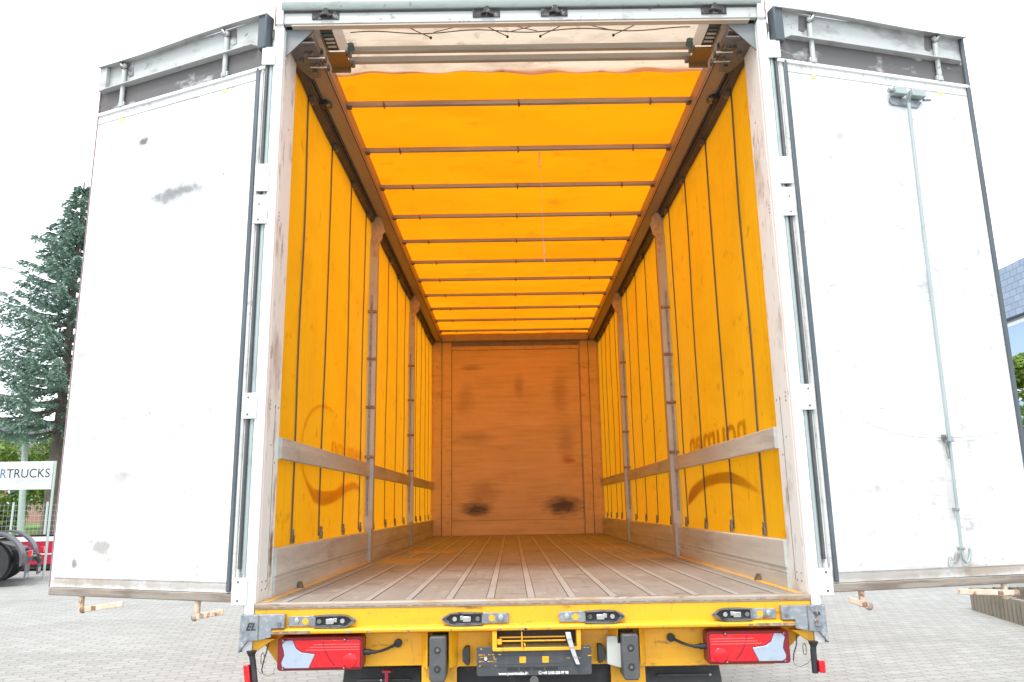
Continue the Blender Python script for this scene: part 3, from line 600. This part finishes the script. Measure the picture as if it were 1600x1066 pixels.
# elastic cord lacing under the rear canvas
el = MB(); path = []
for k in range(81):
    x = -.92+1.84*k/80; path.append((x, .110+.014*math.sin((x+.1)*11), 4.078))
el.tube(path, .0030, 6)
for x in (-.60,-.18,.22,.62):
    d = -1 if x > 0 else 1
    el.tube([(x,.07,4.08),(x+.05*d,.105,4.074),(x+.11*d,.150,4.072)], .0028, 6); el.tube([(x+.24*d,.075,4.08),(x+.13*d,.11,4.076)], .0024, 6)
el = el.build('elastic_cord', M['strap'], truck)
for x in (-.60,-.18,.22,.62):
    d = -1 if x > 0 else 1; MB().ball((x+.11*d,.150,4.070), .008).build('cord_knob', M['black'], el)
# rear header
hd = MB().box(-1.24,1.24,-.034,-.008,4.040,4.108).build('rear_header', M['channel'], truck, .003)
MB().prism([(-.050,4.110),(-.056,4.122),(-.052,4.160),(-.036,4.172),(.05,4.175),(.05,4.125),(.0,4.110)], 0, -1.25, 1.262).build('header_cap', mk('pale_green_grey_cap', (.27,.32,.30), .4, 0, [((3,9,9),6,.5,.65,(.15,.17,.17),.8),((20,20,20),6,.62,.7,(.12,.1,.09),.8)]), hd, .002)
MB().box(-1.24,1.24,-.038,-.0345,4.101,4.109).build('drip_edge', M['alu_dark'], hd)
MB().box(-1.20,1.20,-.03,.004,4.030,4.0385).build('header_lining', mk('beige_lining', (.52,.44,.36), .6), hd)
for (xa,xb) in ((-1.092,-.951),(-.251,-.109),(.106,.246),(.948,1.080)):
    kp = MB().box(xa,xb,-.040,-.0342,4.062,4.110).build('latch_keeper', M['keeper'], hd, .001)
    xm = (xa+xb)/2
    MB().prism([(xm-.03,4.072),(xm-.015,4.095),(xm-.006,4.118),(xm+.012,4.118),(xm+.02,4.09),(xm+.04,4.078),(xm+.03,4.068),(xm,4.080)], 1, -.056, -.041).build('keeper_claw', M['keeper'], kp, .003)
for s in (-1,1):
    T = lambda x,y,z,s=s: (s*x,y,z)
    MB(T).prism([(1.24,4.03),(1.24,4.165),(1.262,4.168),(1.276,4.150),(1.276,4.03)], 1, -.05, .03).build('corner_cap', M['white'], hd, .004)
    MB(T).box(1.277,1.287,-.04,.01,4.03,4.14).build('corner_cap_edge', M['rust'], hd, .002)
    MB(T).prism([(1.286,4.02),(1.296,4.0),(1.298,3.97),(1.286,3.94)], 1, -.03, -.01).build('cap_hook', M['strap'], hd)

# ------------------------------------------------------------ rear doors
def door(s, ang):
    a = R(ang); d = Vector((s*math.cos(a), math.sin(a), 0)); nn = Vector((s*math.sin(a), -math.cos(a), 0)); P = Vector((s*1.32, -.03, 0))
    T = lambda u,off,z: tuple(P+d*u+nn*off+Vector((0,0,z)))
    SW = 1.207
    st = []
    def S(u, z, ru, rz_, c, f): st.append((T(u,0,z), (ru, ru, rz_), c, f))
    dk = (.22,.20,.19); lt = (.50,.49,.48)
    S(.25,1.22,.5,.035,(.30,.26,.22),.75); S(.85,1.22,.5,.03,(.30,.26,.22),.75); S(.6,1.29,.6,.03,lt,.6)
    if s < 0:
        S(.832,3.551,.05,.035,(.09,.09,.10),.95); S(.53,3.21,.24,.045,(.16,.17,.18),.9); S(.62,3.185,.12,.05,(.2,.21,.22),.85); S(.773,1.731,.13,.07,dk,.6); S(.861,1.391,.12,.07,dk,.75); S(1.06,2.71,.05,.10,lt,.5)
        S(.45,1.26,.5,.05,lt,.5); S(.95,1.23,.3,.03,(.35,.27,.2),.5); S(.3,2.0,.1,.3,lt,.3); S(1.05,1.31,.03,.03,(.1,.1,.1),.8)
    else:
        S(.30,1.5,.12,.2,lt,.5); S(1.06,3.4,.05,.35,lt,.75); S(.2,2.4,.1,.3,lt,.4); S(.7,1.6,.1,.25,lt,.5); S(.70,2.5,.05,.35,lt,.5); S(.95,1.23,.4,.03,(.35,.27,.2),.6); S(.45,1.26,.4,.04,lt,.6)
    pm = mk('door_panel_white', (.82,.83,.83), .42, 0, [((1.6,1.6,1.2), 8, .47, .68, (.44,.45,.45), .6), ((9,9,16), 8, .58, .67, (.28,.28,.28), .6), ((34,34,1.1), 7, .55, .68, (.34,.35,.35), .5), ((2.5,2.5,70), 7, .61, .68, (.28,.28,.28), .55), ((.7,.7,2.2), 9, .56, .64, (.32,.33,.33), .5), ((60,60,40), 4, .70, .74, (.15,.14,.13), .8)], stains=st, bump=((3,3,3),.1,.01))
    dr = MB(T).box(.0,SW,-.03,0,1.195,3.80).build('rear_door', pm, truck, .002)
    MB(T).box(0,SW,-.032,.006,1.155,1.194).build('bottom_profile', M['profile'], dr, .005)
    MB(T).box(.062,SW-.03,.0002,.004,1.24,1.243).build('panel_crease', M['channel'], dr)
    # top: grimy recess, ledge, channel
    MB(T).box(0,SW,-.03,-.004,3.80,3.93).build('top_recess', M['grime'], dr)
    MB(T).box(.0,SW,-.004,.012,3.782,3.80).build('ledge', M['white'], dr, .002)
    MB(T).box(.06,SW,.0002,.003,3.735,3.739).build('ledge_seam', M['channel'], dr)
    ch = MB(T).box(0,SW,-.03,-.004,3.93,4.092).build('top_channel', M['channel'], dr)
    fl = MB(T); n = 24
    for k in range(n):       # slightly dented upper flange
        u0, u1 = SW*k/n, SW*(k+1)/n; f0 = .006*math.sin(u0*5); f1 = .006*math.sin(u1*5)
        fl.add([(u0,-.004,4.088+f0),(u1,-.004,4.088+f1),(u1,.038,4.080+f1),(u0,.038,4.080+f0),(u0,-.004,4.092+f0),(u1,-.004,4.092+f1),(u1,.038,4.084+f1),(u0,.038,4.084+f0)], [(3,2,1,0),(4,5,6,7),(0,1,5,4),(2,3,7,6)]+([(0,4,7,3)] if k == 0 else [])+([(1,2,6,5)] if k == n-1 else []))
    fl.build('upper_flange', M['channel'], ch)
    MB(T).prism([(.06,-.004),(SW-.03,-.004),(SW-.06,.035),(.08,.035)], 2, 3.928, 3.933).build('lower_flange', M['channel'], ch)
    MB(T).box(-.008,.045,-.035,.028,3.895,4.095).build('end_cap', M['seal'], dr, .006)
    bars = (.27,1.02) if s < 0 else (.214,1.01)
    for u in bars:
        lb = MB(T).tube([(u,.010,3.80),(u,.010,4.065)], .0135, 12).build('locking_bar', M['channel'], dr)
        MB(T).tube([(u-.01,.012,4.03),(u+.01,.02,4.05),(u+.02,.02,4.075)], .012, 8).build('cam_hook', M['steel'], lb)
        MB(T).prism([(u-.06,3.99),(u-.05,4.078),(u+.03,4.078),(u+.025,4.03),(u-.01,4.01),(u-.03,3.985)], 1, -.0038, -.001).build('worn_patch', M['grime'], lb)
        MB(T).box(u-.022,u+.022,-.002,.014,3.803,3.83).build('bar_guide', M['alu'], lb, .002)
        MB(T).box(u-.016,u+.012,.0005,.003,3.715,3.738).build('yellow_tag', mk('faded_yellow_tag', (.75,.65,.25), .6), lb)
        # lower stub and flat handle
        lo = MB(T).tube([(u-.03,-.016,1.156),(u-.03,-.016,1.085)], .0135, 12).build('bar_foot', M['beige_arm'], dr)
    if s < 0: arms = ((.955,.637,1.094,1.136,0),(.238,.03,1.085,1.122,1))
    else: arms = ((.206,.07,1.088,1.128,0),(1.03,.655,1.112,1.137,1))
    for (ua,ub,za,zb_,q) in arms:
        hgt = .013
        ar = MB(T).add([(ua,.006,za-hgt),(ub,.05,zb_-hgt),(ub,.05,zb_+hgt),(ua,.006,za+hgt),(ua,-.002,za-hgt),(ub,.042,zb_-hgt),(ub,.042,zb_+hgt),(ua,-.002,za+hgt)], [(0,1,2,3),(7,6,5,4),(0,4,5,1),(3,2,6,7),(0,3,7,4),(1,5,6,2)]).build('locking_handle', M['beige_arm'], dr, .003)
        MB(T).ball((ua-.004,.004,za), .020, .012, .018).build('handle_hub', M['rust'], ar)
        uu = ua+(ub-ua)*.3; zz = za+(zb_-za)*.3
        MB(T).box(uu-.015,uu+.015,.010,.024,zz-.010,zz+.010).build('handle_clip', M['rust'], ar, .002)
    # seals
    MB(T).box(.034,.056,0,.012,1.20,3.80).build('door_seal', M['seal'], dr, .004)
    MB(T).box(-.010,.004,-.032,.004,1.30,3.86).build('hinge_seal', M['buffer'], dr, .003)
    MB(T).box(.010,.018,0,.008,1.21,3.79).build('hinge_profile', M['channel'], dr, .001)
    if s > 0:
        MB(T).box(SW-.020,SW+.004,-.03,.012,1.195,4.09).build('outer_seal', M['seal'], dr, .004)
    else:
        MB(T).box(SW+.0005,SW+.006,-.031,.003,1.195,4.09).build('outer_edge', mk('grey_red_edge', (.30,.20,.21), .6), dr)
        MB(T).box(1.150,SW,-.0035,.022,3.935,4.080).build('outer_end_plate', M['channel'], ch, .002)
    # tiny rivets and marks
    random.seed(21+s)
    for k in range(26): 
        u = random.uniform(.12,1.15); z = random.uniform(1.25,3.7); q = random.uniform(.003,.006)
        MB(T).tube([(u,0,z),(u,.0012,z)], q, 6).build('chip', M['channel'], dr)
    for u in bars:
        for k in range(8): MB(T).tube([(u-.03,0,1.27+.33*k),(u-.03,.0015,1.27+.33*k)], .006, 8).build('rivet', M['channel'], dr)
    if s > 0:
        # stowed pole with bracket, hook and cord
        br = MB(T).box(.672,.745,.002,.05,3.665,3.705).box(.778,.865,.002,.05,3.665,3.705).build('pole_bracket', M['galv_light'], dr, .003)
        MB(T).prism([(.668,3.663),(.80,3.663),(.868,3.655),(.84,3.618),(.675,3.618),(.664,3.635)], 1, .001, .012).build('bracket_plate', M['galv'], br, .002)
        MB(T).tube([(.642,.03,3.688),(.69,.03,3.680)], .012, 12).build('cross_pin', M['galv'], br)
        MB(T).tube([(.86,.03,3.655),(.905,.03,3.662)], .008, 10).build('cross_pin', M['galv'], br)
        MB(T).tube([(.758,.055,3.67),(.756,.035,3.62),(.752,.022,2.7),(.742,.022,1.83)], .0095, 12).build('stowed_pole', M['galv_light'], dr)
        MB(T).tube([(.742,.022,1.83),(.733,.022,1.5),(.728,.022,1.33),(.730,.022,1.28),(.742,.022,1.262),(.760,.022,1.268),(.772,.022,1.30),(.774,.022,1.325)], .007, 10).build('pole_hook', M['galv_light'], dr)
        MB(T).box(.722,.752,.002,.040,1.825,1.855).box(.722,.738,.002,.036,1.50,1.515).box(.722,.738,.002,.036,1.32,1.333).build('pole_clip', M['galv'], dr, .003)
        MB(T).prism([(.695,1.275),(.672,1.29),(.66,1.27),(.66,1.24),(.675,1.24),(.685,1.262),(.71,1.262),(.73,1.30),(.71,1.31)], 1, .002, .010).build('lower_bracket', M['channel'], dr, .002)
        c = [(.269+(.745-.269)*t, .01, 1.925-.075*t-.03*math.sin(math.pi*t)) for t in [k/10 for k in range(11)]]+[(.745+(1.065-.745)*t, .01, 1.85+.03*t-.008*math.sin(math.pi*t)) for t in [k/8 for k in range(1,9)]]
        MB(T).tube(c, .0026, 6).build('retaining_cord', M['alu'], dr)
        MB(T).box(.706,.724,.01,.024,1.84,1.862).tube([(.725,.02,1.83),(.718,.02,1.79),(.724,.02,1.745),(.734,.02,1.75),(.732,.02,1.80),(.727,.02,1.83)], .003, 6).build('cord_hook', M['steel'], dr)
    return dr
door(-1, 23.075); door(1, 14.259)

# hanging pull cord in the bay
pc = MB(); pts = [(.155,1.50,4.05),(.156,1.53,4.01)]
pc.tube([(.150,1.53,4.055),(.150,1.53,3.99),(.140,1.53,3.955),(.147,1.53,3.935),(.160,1.53,3.945)], .0045, 8)
n = 24; pc.tube([(.156+.012*(k/n)+.004*math.sin(k*.9), 1.53, 4.05-.80*k/n) for k in range(n+1)], .0016, 6)
pc.tube([(.168,1.53,3.36),(.170,1.53,3.22)], .005, 8)
tag(pc.build('pull_cord', M['rope']), 'thin pale cord hanging from a roof bow inside the cargo bay', 'cord')

# ------------------------------------------------------------ background, left
M['dark_metal'] = mk('slate_grey_plastic', (.085,.085,.10), .5, 0, [((5,5,5),5,.5,.7,(.13,.13,.14),.7)])
M['red_paint'] = mk('red_vehicle_paint', (.42,.02,.05), .3)
M['orange'] = mk('orange_lens', (.8,.22,.02), .3)
M['pole'] = mk('painted_pole', (.45,.53,.50), .5, .1)
def tractor():
    t = empty('tractor_unit', (-11.44,14.15,0), R(24)); tag(t, 'dark grey truck tractor unit with fendered rear wheels parked at the left edge', 'truck')
    for yy in (0, 2.0):
        wheel(t, (-.28,yy,.50), .50, .5, 1, -1)
        fd = MB(); n = 16; ro, ri = .66, .615
        P = [( -.22+ro*math.cos(R(-8+150*k/n)), .52+ro*math.sin(R(-8+150*k/n))) for k in range(n+1)]+[(-.22+ri*math.cos(R(-8+150*k/n)), .52+ri*math.sin(R(-8+150*k/n))) for k in range(n,-1,-1)]
        fd.prism(P, 1, yy-.33, yy+.33); fd = fd.build('fender', M['dark_metal'], t)
        mf = MB().box(.50,.52,yy-.30,yy+.33,.12,.46).build('mud_flap', M['dark_metal'], t)
        MB().box(.521,.523,yy-.2,yy+.25,.17,.27).build('flap_print', mk('pale_flap_print', (.5,.55,.62), .6, 0, [((30,30,30),3,.45,.55,(.12,.12,.14),.9)]), mf)
        lp = MB().box(.53,.58,yy-.22 if yy == 0 else yy-.1,yy+.10 if yy == 0 else yy+.15,.62,.76).build('tail_lamp', M['red_lens'], t, .01)
        MB().box(.581,.584,yy-.02,yy+.03,.64,.75).build('reflector_strip', M['text_white'], lp)
    c = MB().box(-4.5,.35,.45,.60,.5,.76).box(-4.5,.35,1.4,1.55,.5,.76).box(.25,.40,.3,1.7,.45,.70).build('chassis', M['dark_metal'], t, .01)
    MB().prism([(-1.1,.95),(-.1,.93),(.30,.80),(.30,.74),(-1.1,.80)], 1, .5, 1.5).build('fifth_wheel', M['steel'], t, .01)
    MB().tube([(.55,.8,.62),(.62,1.0,.5),(.60,1.2,.45),(.5,1.3,.55)], .05, 8).tube([(.3,.5,.7),(.6,.6,.66),(.64,.9,.6)], .025, 8).build('air_line', M['alu_dark'], t)
    MB().prism([(-5.8,.4),(-5.9,2.0),(-5.4,3.5),(-3.2,3.6),(-3.1,.4)], 1, -.2, 2.2).build('cab', M['dark_metal'], t, .05)
    wheel(t, (-4.7,0,.5), .5, .34, 1, -1); wheel(t, (-4.7,2.0,.5), .5, .34, 1, 1)
tractor()
rv = empty('low_loader', (-13.9,18.6,0), R(8)); tag(rv, 'red low vehicle with white upper stripe standing behind the tractor unit', 'trailer')
bd = MB().prism([(-4,.16),(-4,.95),(3.0,.95),(3.05,.16)], 1, 0, 1.9).build('body', M['red_paint'], rv, .03)
MB().box(-4,3.055,-.012,-.002,.80,.93).build('white_stripe', M['text_white'], bd); MB().box(-4,3.05,-.03,.05,.952,.99).build('top_rail', M['black'], bd, .01)
MB().box(-4,3.055,-.012,-.002,.44,.47).build('trim_line', M['text_white'], bd)
MB().box(1.30,1.50,-.06,-.014,.46,.60).build('indicator_lamp', M['orange'], rv, .01); MB().box(1.34,1.46,-.05,-.014,.61,.80).build('position_lamp', M['text_white'], rv, .01)
MB().box(-4,3.06,.05,1.8,.05,.155).build('underbody', M['black'], rv)

# banner sign
sg = empty('yard_sign', (-12.7,16,0)); tag(sg, 'white banner sign with thin dark lettering on posts above the parked tractor unit', 'sign')
def TS(x,y,z): return (x,y,z)
MB().box(-2.9,1.12,-.02,.02,2.15,2.845).build('board', mk('white_board', (.62,.70,.71), .5), sg, .004)
MB().tube([(1.16,.0,0),(1.16,.0,2.85)], .03, 10).build('post', M['pole'], sg); MB().tube([(-2.8,.05,0),(-2.8,.05,2.85)], .03, 10).build('post', M['pole'], sg)
MB().box(1.125,1.135,-.03,.03,2.2,2.82).build('board_edge', M['alu'], sg)
tx = mk('dark_lettering', (.03,.028,.035), .6); txg = mk('grey_blue_lettering', (.12,.15,.22), .6); txf = mk('faint_lettering', (.45,.50,.52), .6)
text('lettering', 'TRUCKS', .315, tx, sg, lambda x,y,z: (-.03+x, -.0215-z, 2.447+y), sx=.93, depth=.001, bold=.0005)
text('lettering', 'YOUR', .315, txg, sg, lambda x,y,z: (-.03+x, -.0215-z, 2.447+y), align='RIGHT', sx=.88, depth=.001, bold=.0005)
text('lettering', 'TEAM GERMANY', .115, txf, sg, lambda x,y,z: (.17+x, -.0215-z, 2.325+y), sx=.93, depth=.001)

# street lamp
lamp = empty('street_lamp', (-21.45,31,0)); tag(lamp, 'pale green tapered street lamp post with curved arm beside the spruce', 'street lamp')
MB().tube([(-.0,0,0),(-.3,0,5.0),(-.7,0,9.8),(-.85,0,11.6)], .15, 12, .06).build('post', M['pole'], lamp)
MB().tube([(-.85,0,11.6),(-.98,0,12.15),(-1.3,0,12.55),(-1.8,0,12.8),(-2.6,0,12.95)], .055, 10, .045).build('arm', M['pole'], lamp)
MB().box(-3.3,-2.55,-.14,.14,12.9,13.02).build('lantern', M['pole'], lamp, .04)

# mesh fence
fn = empty('mesh_fence', (-30,27.2,0)); tag(fn, 'galvanised wire mesh fence in front of the brick house', 'fence')
z0 = .3
for k in range(12):
    x = 1.3*k+.2; MB().tube([(x,0,0),(x,0,2.0)], .04, 8).build('post', M['pole'], fn)
g = MB()
for k in range(9): g.box(-1.5,15,-.004,.004,.35+.19*k,.358+.19*k)
for k in range(110): g.box(-1.5+.15*k,-1.494+.15*k,.004,.008,.3,1.95)
g.build('wire_mesh', M['alu'], fn)
fn.location = (-31,26.5,0)

# houses
def brickmat(name, c1, c2, mort, sc=1):
    m = mk(name, c1, .85); n = m.node_tree.nodes; l = m.node_tree.links; b = n['Principled BSDF']
    tc = n.new('ShaderNodeTexCoord'); sp = n.new('ShaderNodeSeparateXYZ'); mp = n.new('ShaderNodeCombineXYZ'); ad = n.new('ShaderNodeMath'); l.new(tc.outputs['Object'], sp.inputs[0]); l.new(sp.outputs[0], ad.inputs[0]); l.new(sp.outputs[1], ad.inputs[1]); l.new(ad.outputs[0], mp.inputs[0]); l.new(sp.outputs[2], mp.inputs[1])
    br = n.new('ShaderNodeTexBrick'); br.inputs['Scale'].default_value = sc; br.inputs['Color1'].default_value = (*c1,1); br.inputs['Color2'].default_value = (*c2,1); br.inputs['Mortar'].default_value = (*mort,1)
    br.inputs['Brick Width'].default_value = .24; br.inputs['Row Height'].default_value = .08; br.inputs['Mortar Size'].default_value = .012
    l.new(mp.outputs[0], br.inputs[0]); l.new(br.outputs[0], b.inputs['Base Color']); return m
hs = empty('brick_house', (-36,46,.9)); tag(hs, 'red brick house with dark tiled roof and small white skylight behind the spruce', 'house')
hw = MB().box(-8,7.5,0,9,0,4.4).build('wall', brickmat('red_brick', (.36,.16,.12), (.30,.13,.10), (.4,.33,.28)), hs)
rf = MB().prism([(-.6,4.3),(4.5,7.0),(9.6,4.3),(9.6,4.15),(-.6,4.15)], 0, -8.4, 7.4)
rf = rf.build('roof', mk('dark_tiles', (.10,.095,.105), .6, 0, [((1,1,26),3,.45,.55,(.05,.05,.055),.9)]), hs)
MB().add([(4.3,.75,5.02),(5.3,.75,5.02),(5.3,2.0,5.72),(4.3,2.0,5.72),(4.3,.70,5.12),(5.3,.70,5.12),(5.3,1.95,5.82),(4.3,1.95,5.82)], [(3,2,1,0),(4,5,6,7),(0,1,5,4),(1,2,6,5),(2,3,7,6),(3,0,4,7)]).build('skylight', M['white'], rf)
for x in (-5,-1,4.2):
    wn = MB().box(x,x+1.6,-.05,-.01,1.3,2.7).build('window', M['white'], hs); MB().box(x+.1,x+1.5,-.06,-.052,1.4,2.6).build('pane', mk('house_glass', (.10,.14,.20), .1), wn)
MB().box(6.8,7.0,-.1,-.02,0,4.1).build('downpipe', M['white'], hs)
# rubbish containers behind the fence
ct = empty('skip_container', (-26.6,34,.85)); tag(ct, 'grey container with sloping lid standing on the grass behind the fence', 'container')
MB().prism([(0,0),(.15,.95),(1.1,1.15),(2.3,1.05),(2.4,0)], 1, 0, 1.2).build('tub', mk('grey_bin', (.20,.24,.26), .5), ct, .03)
MB().box(.1,2.35,-.03,1.2,.98,1.03).build('lid', M['orange'], ct, .02)
sh = empty('storage_cabinet', (-30.6,33,.85)); tag(sh, 'pale grey upright storage cabinet behind the wire fence', 'cabinet')
MB().box(0,1.5,0,.8,0,1.35).build('body', mk('pale_cabinet', (.45,.50,.56), .5), sh, .02); MB().box(.72,.75,-.01,-.002,.1,1.3).build('door_gap', M['black'], sh)

# foliage
def quad(g, p, a, b):
    n = len(g.v); g.v += [tuple(p-a-b*.2), tuple(p-b*.15+a*.0-a*.1), tuple(p+a), tuple(p+b*.5-a*.05)]; g.f.append((n,n+1,n+2,n+3))
def leafcloud(g, c, rad, count, size, rnd, shell=.45):
    for i in range(count):
        d = Vector((rnd.gauss(0,1), rnd.gauss(0,1), rnd.gauss(0,1))).normalized(); q = shell+(1-shell)*rnd.random()**.6
        p = Vector((c[0]+d.x*rad[0]*q, c[1]+d.y*rad[1]*q, c[2]+d.z*rad[2]*q))
        a = Vector((rnd.gauss(0,1), rnd.gauss(0,1), rnd.gauss(0,.6))).normalized()*size*rnd.uniform(.6,1.3)
        b = a.cross(Vector((rnd.gauss(0,1), rnd.gauss(0,1), rnd.gauss(0,1)))).normalized()*size*rnd.uniform(.4,.8)
        n = len(g.v); g.v += [tuple(p-a), tuple(p-b), tuple(p+a), tuple(p+b)]; g.f.append((n,n+1,n+2,n+3))
LG = leafmat('light_green_leaves', (.17,.30,.045), (.30,.42,.10)); DG = leafmat('dark_green_leaves', (.08,.16,.05), (.13,.23,.07))
SP = leafmat('blue_spruce_needles', (.12,.215,.165), (.33,.47,.39), 1.6)
BK = mk('bark', (.10,.09,.08), .9, 0, [((9,9,3),6,.45,.65,(.2,.15,.12),.8)], bump=(20,.6,.03))
def bush(name, x, y, z, blobs, leaf, size, cnt, label, cat='bush', group=None, seed=1):
    e = empty(name, (x,y,z)); tag(e, label, cat, group); rnd = random.Random(seed); g = MB()
    for (bx,by,bz,rx,ry,rz_) in blobs:
        leafcloud(g, (bx,by,bz), (rx,ry,rz_), cnt, size, rnd)
        for k in range(9):
            d = Vector((rnd.gauss(0,1),rnd.gauss(0,1),rnd.gauss(0,1))).normalized(); leafcloud(g, (bx+d.x*rx*.85,by+d.y*ry*.85,bz+d.z*rz_*.85), (rx*.35,ry*.35,rz_*.35), cnt//12, size, rnd, .1)
    g.build('crown', leaf, e, smooth=False)
    t = MB()
    for k in range(5): 
        b = rnd.choice(blobs); t.tube([(b[0]+rnd.uniform(-.2,.2),b[1],0),(b[0]+rnd.uniform(-.6,.6)*b[3],b[1]+rnd.uniform(-.4,.4),b[2]*.8)], .06, 6, .02)
    t.build('trunk', BK, e); return e
bush('bush', -24.4,33.5,.85, [(-1.9,0,2.5,1.5,1.0,2.3),(.3,.3,2.2,1.5,1.0,2.2)], LG, .10, 2600, 'yellow green leafy bush directly behind the white sign board', seed=2)
bush('bush', -21.7,33.5,.85, [(0,0,2.9,1.7,1.1,1.9),(1.6,.2,2.2,1.2,1,1.8)], LG, .10, 2300, 'mid green bush between the street lamp and the spruce trunk', seed=3)
bush('small_tree', -25.2,42,.9, [(0,0,3.6,1.8,1.4,1.7),(2.6,.3,3.9,1.7,1.3,1.8)], DG, .13, 1800, 'darker broadleaf tree beside the brick house gable', 'tree', seed=5)

def spruce(x, y, H, W):
    e = empty('spruce_tree', (x,y,0)); tag(e, 'tall blue green spruce with drooping boughs beside the open left door', 'tree'); rnd = random.Random(12)
    MB().tube([(0,0,0),(.05,0,H*.5),(0,0,H)], .30, 12, .03).build('trunk', BK, e)
    g = MB(); br = MB(); z = 5.1
    while z < H-.2:
        t = (z-5.1)/(H-5.1); L0 = W*(1-t)**.95*(1 if t > .06 else .8)+.15; nb = 7 if t < .8 else 5; a0 = rnd.uniform(0,6)
        for k in range(nb):
            a = a0+2*math.pi*k/nb+rnd.uniform(-.3,.3); L = L0*rnd.uniform(.62,1.12); droop = rnd.uniform(.10,.30)*(1-t)-.25*t
            dx, dy = math.cos(a), math.sin(a); path = []
            for q in range(7):
                u = q/6; path.append(Vector((dx*L*u, dy*L*u, z-droop*L*math.sin(u*2.2)+.22*L*u*u)))
            br.tube(path, .045*(1-t)+.012, 5, .008)
            side = Vector((-dy,dx,0))
            nt_ = max(4, int(L*6))
            for q in range(nt_):
                u = (q+rnd.random())/nt_; u = .12+.88*u; i = min(int(u*6),5); fr = u*6-i; p = path[i].lerp(path[i+1], fr)
                tl = (.22+.30*(1-abs(u-.45)))*(L**.5)*.62*rnd.uniform(.7,1.2)
                for sg_ in (-1,1,0):
                    dd = (side*sg_*.8+Vector((dx,dy,0))*.75+Vector((0,0,-.30 if sg_ else -.05))).normalized()
                    m_ = 5
                    for w_ in range(m_):
                        pp = p+dd*tl*(w_+rnd.random())/m_+Vector((0,0,-.14*((w_/m_)**2)-rnd.random()*.05))
                        aa = (dd+Vector((rnd.gauss(0,.45),rnd.gauss(0,.45),rnd.gauss(0,.4)))).normalized()*.115*rnd.uniform(.7,1.3)
                        bb = aa.cross(Vector((rnd.gauss(0,1),rnd.gauss(0,1),rnd.gauss(0,1)))).normalized()*.040
                        n = len(g.v); g.v += [tuple(pp-aa),tuple(pp-bb),tuple(pp+aa),tuple(pp+bb)]; g.f.append((n,n+1,n+2,n+3))
        z += .46*(1-.45*t)*rnd.uniform(.8,1.2)
    g.build('crown', SP, e, smooth=False); br.build('limb', BK, e)
spruce(-19.75, 30, 16.6, 4.4)

# ------------------------------------------------------------ background, right
bd = empty('slate_clad_building', (15.4,8,0)); tag(bd, 'building clad in blue grey slates above white framed windows at the right edge', 'building')
sm = brickmat('blue_slates', (.31,.38,.49), (.25,.32,.43), (.14,.18,.25)); 
for n_ in sm.node_tree.nodes:
    if n_.type == 'TEX_BRICK': n_.inputs['Brick Width'].default_value = .33; n_.inputs['Row Height'].default_value = .2; n_.inputs['Mortar Size'].default_value = .010
MB().box(.25,8,0,16,0,7.0).build('wall', mk('pale_render', (.55,.55,.54), .8), bd)
MB().box(0,8.2,-.1,16.2,7.0,8.6).build('slate_band', sm, bd)
gl = mk('reflective_glass', (.30,.42,.58), .05, .3)
for k in range(6):
    for (za,zb_) in ((.6,3.0),(3.4,4.6),(4.75,6.9)):
        y = .4+2.6*k; wn = MB().box(.16,.24,y,y+2.45,za,zb_).build('window', M['white'], bd, .01); MB().box(.14,.158,y+.12,y+2.33,za+.12,zb_-.12).build('pane', gl, wn)
bush('conifer_shrub', 10.6,11.5,0, [(0,0,1.0,.9,.9,1.0),(.1,0,2.2,.75,.75,1.2),(.1,.1,3.3,.45,.45,.9)], DG, .06, 2600, 'loose dark green shrub rising beside the open right door', 'shrub', seed=8)
bush('broadleaf_shrub', 11.6,12.8,0, [(0,0,3.2,.8,.8,1.2),(-.6,0,4.2,.5,.5,.35),(0,0,1.4,1,1,1.3)], LG, .07, 1900, 'brighter green shrub reaching over the dark one near the windows', 'shrub', seed=9)
# palisade edged planter
pl = empty('palisade_border', (6.5,7.9,0)); tag(pl, 'curb of upright round concrete palisades holding a planted bed', 'border')
cm = mk('weathered_concrete', (.24,.225,.19), .9, 0, [((6,6,2),6,.45,.65,(.15,.14,.11),.8)], bump=(20,.3,.01))
random.seed(2)
for k in range(34):
    y = -.115*k; x = -.06*k*.12*4 if False else -.018*k
    h = .30+random.uniform(-.008,.008)
    MB().tube([(x,y,0),(x,y,h-.012),(x,y,h)], .056, 12).build('palisade', cm, pl)
for k in range(1,30): 
    h = .30+random.uniform(-.008,.008); MB().tube([(.115*k,.02,0),(.115*k,.02,h)], .056, 12).build('palisade', cm, pl)
MB().prism([(.06,-.06),(3.4,-.06),(3.4,-3.9),(-.50,-3.9)], 2, 0, .25).build('soil', mk('soil', (.07,.05,.035), .95, bump=(20,.8,.03)), pl)
bush('hedge', 7.1,7.3,.25, [(.6,-.2,.22,.8,.5,.28),(2.0,-.2,.25,1.0,.5,.32),(.5,-1.5,.22,.6,.8,.28),(.5,-2.8,.22,.6,.8,.28)], LG, .03, 2600, 'low clipped green hedge growing in the palisade bed', 'hedge', seed=6)
